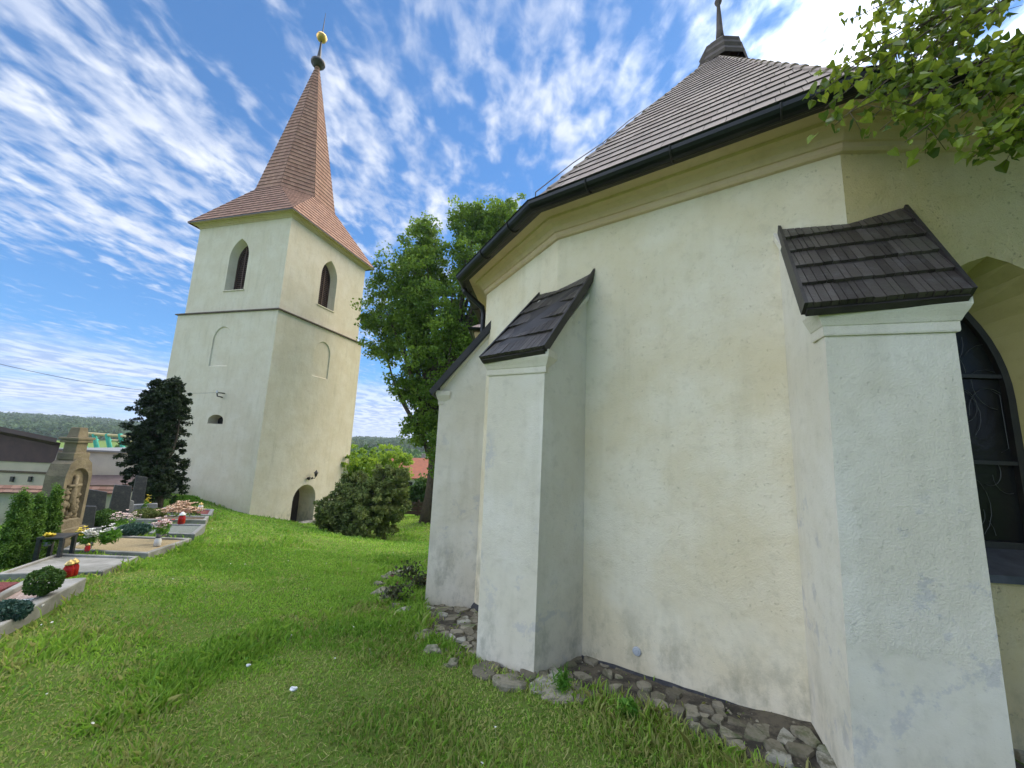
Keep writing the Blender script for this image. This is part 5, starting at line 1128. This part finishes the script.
def barn():
    y = 19.; a = at_y(52, 482, y); t = thing('brown_barn', 'building with dark brown boarded gable and verge over a cream wall, at the left edge', 'building', (a[0]-3, a[1], -5.2))
    tl, tr = at_y(-150, 395, y), at_y(61, 440, y-.3); wr = at_y(52, 463, y); wl = at_y(-260, 463, y); zb = -6.; m = MB(); back = np.array([-10.8, 8., 0])
    q = [np.array([wl[0], y, zb]), np.array([wr[0], y, zb]), np.array([wr[0], y, wr[2]]), np.array([wl[0], y, wr[2]])]
    m.hexa(q, [p+back for p in q], .5); m.build('wall', 'barnwall', t)
    g = MB(); q = [np.array([wl[0], y-.06, wr[2]]), np.array([wr[0]+.15, y-.06, wr[2]]), np.array([tr[0]-.25, y-.06, tr[2]-.15]), np.array([tl[0], y-.06, tl[2]-.1])]; g.hexa(q, [p+back+(0, 0, -2.6*(p[2] > wr[2]+.01)) for p in q], .5)
    g.build('gable_boarding', simple('brown_boarding', (.06, .026, .024), (.085, .04, .034), 3, .7, .4, 12), t)
    r = MB(); r.hexa([tl+[0,-.6,-.12], tr+[.15,-.3,-.12], tr+[-11,8,-2.6], tl+[-11,8,-2.6]], [tl+[0,-.6,.1], tr+[.15,-.3,.08], tr+[-11,8,-2.4], tl+[-11,8,-2.4]]); r.build('roof', simple('brown_sheet_roof', (.08, .04, .034), (.06, .03, .028), 3, .6, .2), t)
    f = MB(); f.box(((wl[0]+wr[0])/2, y-.03, at_y(20, 472, y)[2]), ((wr[0]-wl[0])/2, 0, 0), (0, .02, 0), (0, 0, .05)); f.build('trim', 'gravel_brown', t)
    for px in (13, 31): p = at_y(px, 479, y); f = MB(); f.bbox((p[0], y-.04, p[2]), .07, .03, .12); f.build('vent', 'iron', t)
barn()
def shed():
    y = 27.; P = lambda px, py, yy=y: at_y(px, py, yy); t = thing('white_shed', 'long low white wall-like shed with brown roof edge beyond the churchyard wall', 'shed', (*P(105, 500)[:2], -5.5))
    a, b = P(48, 474), P(160, 474); zt = P(105, 452)[2]
    m = MB(); m.hexa([(a[0], y, -7), (b[0], y, -7), (b[0], y+5, -7), (a[0], y+5, -7)], [(a[0], y, zt), (b[0], y, zt), (b[0], y+5, zt), (a[0], y+5, zt)], .5); m.build('wall', 'housewall', t)
    m = MB(); q = [P(46, 485, 25.2), P(160, 485, 25.2), P(160, 475, 27), P(46, 475, 27)]; m.hexa([p-[0,0,.12] for p in q], q); m.build('roof', simple('brown_shed_roof', (.16, .11, .10), (.11, .08, .07), 3, .8, .3), t)
    m = MB(); m.hexa([(a[0]-.2, y-.2, zt), (b[0]+.2, y-.2, zt), (b[0]+.2, y+5.2, zt), (a[0]-.2, y+5.2, zt)], [(a[0]-.2, y-.2, zt+.12), (b[0]+.2, y-.2, zt+.12), (b[0]+.2, y+5.2, zt+.12), (a[0]-.2, y+5.2, zt+.12)]); m.build('coping', 'greygranite', t)
shed()
def frame():
    y = 36.; t = thing('timber_frame', 'row of turquoise A-shaped posts carrying a yellow timber beam, beyond the shed', 'frame', (*at_y(100, 452, y)[:2], -4.)); zb = None
    M['turq'] = simple('turquoise_paint', (.05, .42, .30), (.04, .34, .25), 4, .5, .1); M['beam'] = simple('yellow_beam', (.50, .42, .20), (.4, .33, .16), 4, .7, .2)
    m = MB(); a, b = at_y(80, 433, y), at_y(133, 437, y); m.tube([a, b], .13, 8); m.build('beam', 'beam', t)
    m = MB(); m.tube([a+[0, 2.5, -.6], b+[0, 2.5, -.6]], .10, 8); m.build('beam', 'beam', t)
    for px in (82, 94, 107, 120):
        p = at_y(px, 434, y); q1, q2 = at_y(px+3.5, 452, y), at_y(px-4, 443, y); m = MB(); m.tube([p, q1], .16, 8); m.tube([p, (q2[0], q2[1]+1.5, q2[2]-2)], .13, 8); m.tube([p+(q1-p)*.35+[0,0,.0], at_y(px-2, 440, y)+[0, .5, 0]], .1, 6); po = m.build('post', 'turq', t)
        m = MB(); m.tube([q1, (q1[0]+.15, q1[1], -7)], .12, 8); m.build('foot', 'darkwood', po)
frame()

# ================================================================== GRASS
TWP = [tuple(q) for q in offset_path(SQ, G+.02, True)]
def blocked(x, y, margin=True):
    b = inpoly(x, y, CHAP) | inpoly(x, y, TWP)
    for P in PLOTS: b |= inpoly(x, y, P)
    return b
def dryness(x, y):
    d = vnoise(x, y, .55, 21)*.5+vnoise(x, y, .21, 22)*.3+vnoise(x, y, 1.7, 23)*.45
    bias = np.exp(-(((x+.4)/2.2)**2+((y-2.3)/1.5)**2))*.30+np.exp(-(((x+3.6)/1.6)**2+((y-2.2)/1.2)**2))*.22 - np.clip((y-5)/14, 0, .12)
    return np.clip((d+bias-.63)/.20, 0, 1)
def grass():
    R = np.random.default_rng(77); X, Y, Rr = [], [], []
    for n, r0, r1, az0, az1 in ((150000, .7, 4.2, -1.35, 1.0), (120000, 4.2, 10, -1.12, .45), (90000, 10, 32, -1.0, .25), (9000, .3, 3.2, -3.1, 3.1)):
        az = R.uniform(az0, az1, n); r = (r0**1.25+(r1**1.25-r0**1.25)*R.random(n))**(1/1.25); X.append(r*np.sin(az)); Y.append(r*np.cos(az)); Rr.append(r)
    x, y, r = map(np.concatenate, (X, Y, Rr)); k = ~blocked(x, y); inA = inpoly(x, y, APR); 
    do = np.full(len(x), 9.)
    for i in range(9):
        a, b = np.array(APR[i]), np.array(APR[i+1]); d = b-a; t = np.clip(((x-a[0])*d[0]+(y-a[1])*d[1])/(d@d), 0, 1); do = np.minimum(do, np.hypot(x-a[0]-t*d[0], y-a[1]-t*d[1]))
    k &= (~inA) | (R.random(len(x)) < .02+.8*np.clip(1-do/.16, 0, 1))
    # bare spots where the sward is worn
    dry = dryness(x, y); k &= R.random(len(x)) > dry*.45
    x, y, r, dry = x[k], y[k], r[k], dry[k]; n = len(x)
    z = zg(x, y); tall = vnoise(x, y, .45, 31)*.6+vnoise(x, y, 1.3, 32)*.6; tall = np.clip((tall-.62)/.3, 0, 1)
    # unmown fringes along the kerbs and the apron
    edge = np.zeros(n)
    for P in PLOTS+[APR]:
        for i in range(len(P)):
            a, b = np.array(P[i][:2]), np.array(P[(i+1) % len(P)][:2]); d = b-a; t = np.clip(((x-a[0])*d[0]+(y-a[1])*d[1])/(d@d+1e-9), 0, 1); dd_ = np.hypot(x-a[0]-t*d[0], y-a[1]-t*d[1]); edge = np.maximum(edge, np.clip(1-dd_/.22, 0, 1))
    h = (.034+.072*tall+.07*edge*R.random(n))*R.uniform(.6, 1.35, n)*np.where(r > 10, 1.25, 1)*(1-.3*dry)
    tallone = R.random(n) < .004; h[tallone] *= 2.2
    wd = (.0022+.0009*r)*R.uniform(.7, 1.3, n); wd = np.where(r > 10, wd*1.1, wd)
    a = R.uniform(0, 2*math.pi, n); lean = R.uniform(.15, .95, n)*h; la = a+R.normal(1.57, .5, n)+.0; dx, dy = np.cos(a)*wd, np.sin(a)*wd; lx, ly = np.cos(la)*lean, np.sin(la)*lean
    B = np.c_[x, y, z-.008]; W_ = np.c_[dx, dy, dx*0]; Mi = B+np.c_[lx*.35, ly*.35, h*.62]; T = B+np.c_[lx, ly, h*(1.0-.25*(lean/h)**2)]
    # two triangles-with-shared-mid as one 5-corner face per blade
    V = np.empty((n, 5, 3)); V[:, 0] = B-W_; V[:, 1] = B+W_; V[:, 2] = Mi+W_*.8; V[:, 3] = T; V[:, 4] = Mi-W_*.8
    lush = vnoise(x, y, .8, 41); rnd = np.clip(R.normal(.42, .22, n)+(lush-.5)*.55+(vnoise(x, y, 2.6, 43)-.5)*.5, 0, 1); dr = np.where(R.random(n) < .05+dry*.6, R.uniform(.5, 1, n), R.uniform(0, .12, n))
    o = bulk('grass', V.reshape(-1, 3), 5, rnd, 'grass', extra={'dry': dr}); tag(o, kind='stuff')
    # clover and broad-leaved weeds in patches
    n = 26000; az = R.uniform(-1.2, .9, n); r = (R.random(n)**.8)*8+.8; x, y = r*np.sin(az), r*np.cos(az); k = ~blocked(x, y) & ~inpoly(x, y, APR) & (vnoise(x, y, .38, 51)*.6+vnoise(x, y, 1.1, 52)*.5 > .66)
    x, y = x[k], y[k]; z = zg(x, y); C = np.c_[x, y, z+R.uniform(.01, .05, len(x))]
    V = leaf_quads(C, .017, R, 1.25, normal=np.array([0, 0, 1.])); tag(bulk('clover', V, 4, np.clip(R.normal(.35, .2, len(x)), 0, .9), 'weed'), kind='stuff')
    # dead straw lying in the worn spots
    n = 9000; az = R.uniform(-1.2, .95, n); r = R.uniform(.7, 6, n); x, y = r*np.sin(az), r*np.cos(az); d = dryness(x, y); k = ~blocked(x, y) & (R.random(n) < d*.9+.03) & ~inpoly(x, y, APR); x, y = x[k], y[k]; n = len(x)
    a = R.uniform(0, 6.28, n); l = R.uniform(.008, .026, n); C = np.c_[x, y, zg(x, y)+R.uniform(.004, .02, n)]; D = np.c_[np.cos(a)*l, np.sin(a)*l, R.normal(0, .2, n)*l]; S = np.c_[-np.sin(a), np.cos(a), a*0]*.0016
    V = np.empty((n, 4, 3)); V[:, 0] = C-D-S; V[:, 1] = C-D+S; V[:, 2] = C+D+S; V[:, 3] = C+D-S
    tag(bulk('straw', V.reshape(-1, 3), 4, R.random(n), 'grass', extra={'dry': np.ones(n)}), kind='stuff')
grass()
# taller weeds by the apron and the kerb
for (px, py, h, w_, lab) in ((562,694,.20,.07,'tuft of tall pale grass stalks in the corner right of the narrow buttress'), (629,718,.12,.06,'broad-leaved bright green weed at the edge of the stone apron'), 
                             (395,604,.30,.22,'dark leafy plant growing among the rocks of the grass bank'), (408,582,.42,.30,'dark reddish plant leaning against the rocks beside the farthest buttress'), (420,590,.30,.25,'dark reddish foliage low beside the farthest buttress')):
    P = at_z(px, py, -1.8)
    for _ in range(5): P = at_z(px, py, g1(P[0], P[1]))
    R = np.random.default_rng(px); gz = g1(P[0], P[1]); t = thing('weed', lab, 'plant', (P[0], P[1], gz), 'taller weeds'); n = 260 if 'stalks' not in lab else 90
    dark = 'dark' in lab; st = MB()
    for k in range(14): a = R.uniform(0, 6.28); q = np.array([P[0]+math.cos(a)*w_*R.random()*.8, P[1]+math.sin(a)*w_*R.random()*.8, gz+h*R.uniform(.5, 1.1)]); st.tube([(P[0]+(q[0]-P[0])*.3, P[1]+(q[1]-P[1])*.3, gz), ((P[0]+q[0])/2, (P[1]+q[1])/2, gz+(q[2]-gz)*.6), q], [.003, .002, .001], 4)
    st.build('stems', 'darkplant' if dark else 'weed', t)
    C = np.array([P[0], P[1], gz+h*.4])+sph(n, R)*np.array([w_, w_, h*.45])*R.uniform(.2, 1, (n, 1)); bulk('leaves', leaf_quads(C, .03 if 'stalks' not in lab else .012, R, 2.2 if 'stalks' not in lab else 9), 4, R.random(n), 'darkplant' if dark else 'weed', t, (P[0], P[1], gz))
# daisies
def daisies():
    R = np.random.default_rng(5); pr = MB()
    for k in range(8): a = k*math.pi/4; d = np.array([math.cos(a), math.sin(a), .12]); s = np.array([-math.sin(a), math.cos(a), 0]); pr.quad((0, 0, .05), d*.008+s*.003+[0,0,.05], d*.013+[0,0,.05], d*.008-s*.003+[0,0,.05])
    pr.add([(0,0,-.01), (.0012,0,-.01), (.0012,0,.05), (0,0,.05)], [(0,1,2,3)])
    first = None; n = 0
    while n < 60:
        az, r = R.uniform(-1.05, .1), R.uniform(1.6, 13); x, y = r*math.sin(az), r*math.cos(az)
        if blocked(np.array([x]), np.array([y]))[0] or inpoly(x, y, APR)[0] or vnoise(x, y, 1.2, 61) < .45: continue
        if first is None:
            o = first = pr.build('daisy', 'petal_white', base=(0, 0, 0)); tag(o, 'tiny white daisy head dotting the lawn', 'daisy', 'daisies in the lawn')
        else: o = first.copy(); COL.objects.link(o)
        s = R.uniform(.45, .8)*(1+r*.04); o.scale = (s, s, 1.1); o.location = (x, y, g1(x, y)+ZC+.01); o.rotation_euler = (R.uniform(-.4, .4), R.uniform(-.4, .4), R.uniform(0, 3)); n += 1
daisies()
for q, s in (((293,692),.025), ((248,668),.016), ((168,700),.014)):
    P = at_z(*q, -1.7); P = at_z(*q, g1(P[0], P[1])+.02); m = MB(); m.blob((P[0], P[1], P[2]+.02), s, s*.7, s*.6, q[0], .3, 8, 6, .95); tag(m.build('pebble', 'white', base=tuple(P)), {293: 'white pebble lying on the worn grass in the middle foreground', 248: 'small white pebble left of the larger one in the worn grass', 168: 'tiny white pebble farther left in the foreground grass'}[q[0]], 'pebble')

# ================================================================== AIR
def haze():
    m = bpy.data.materials.new('haze_air'); m.use_nodes = True; t = m.node_tree; t.nodes.clear(); o = t.nodes.new('ShaderNodeOutputMaterial'); v = t.nodes.new('ShaderNodeVolumePrincipled')
    v.inputs['Color'].default_value = (.80, .88, 1, 1); v.inputs['Density'].default_value = .0003; v.inputs['Anisotropy'].default_value = .2; t.links.new(v.outputs[0], o.inputs['Volume'])
    b = MB(); b.bbox((0, 0, 8), 3700, 3700, 32); o_ = b.build('haze', m); tag(o_, kind='stuff')
haze()
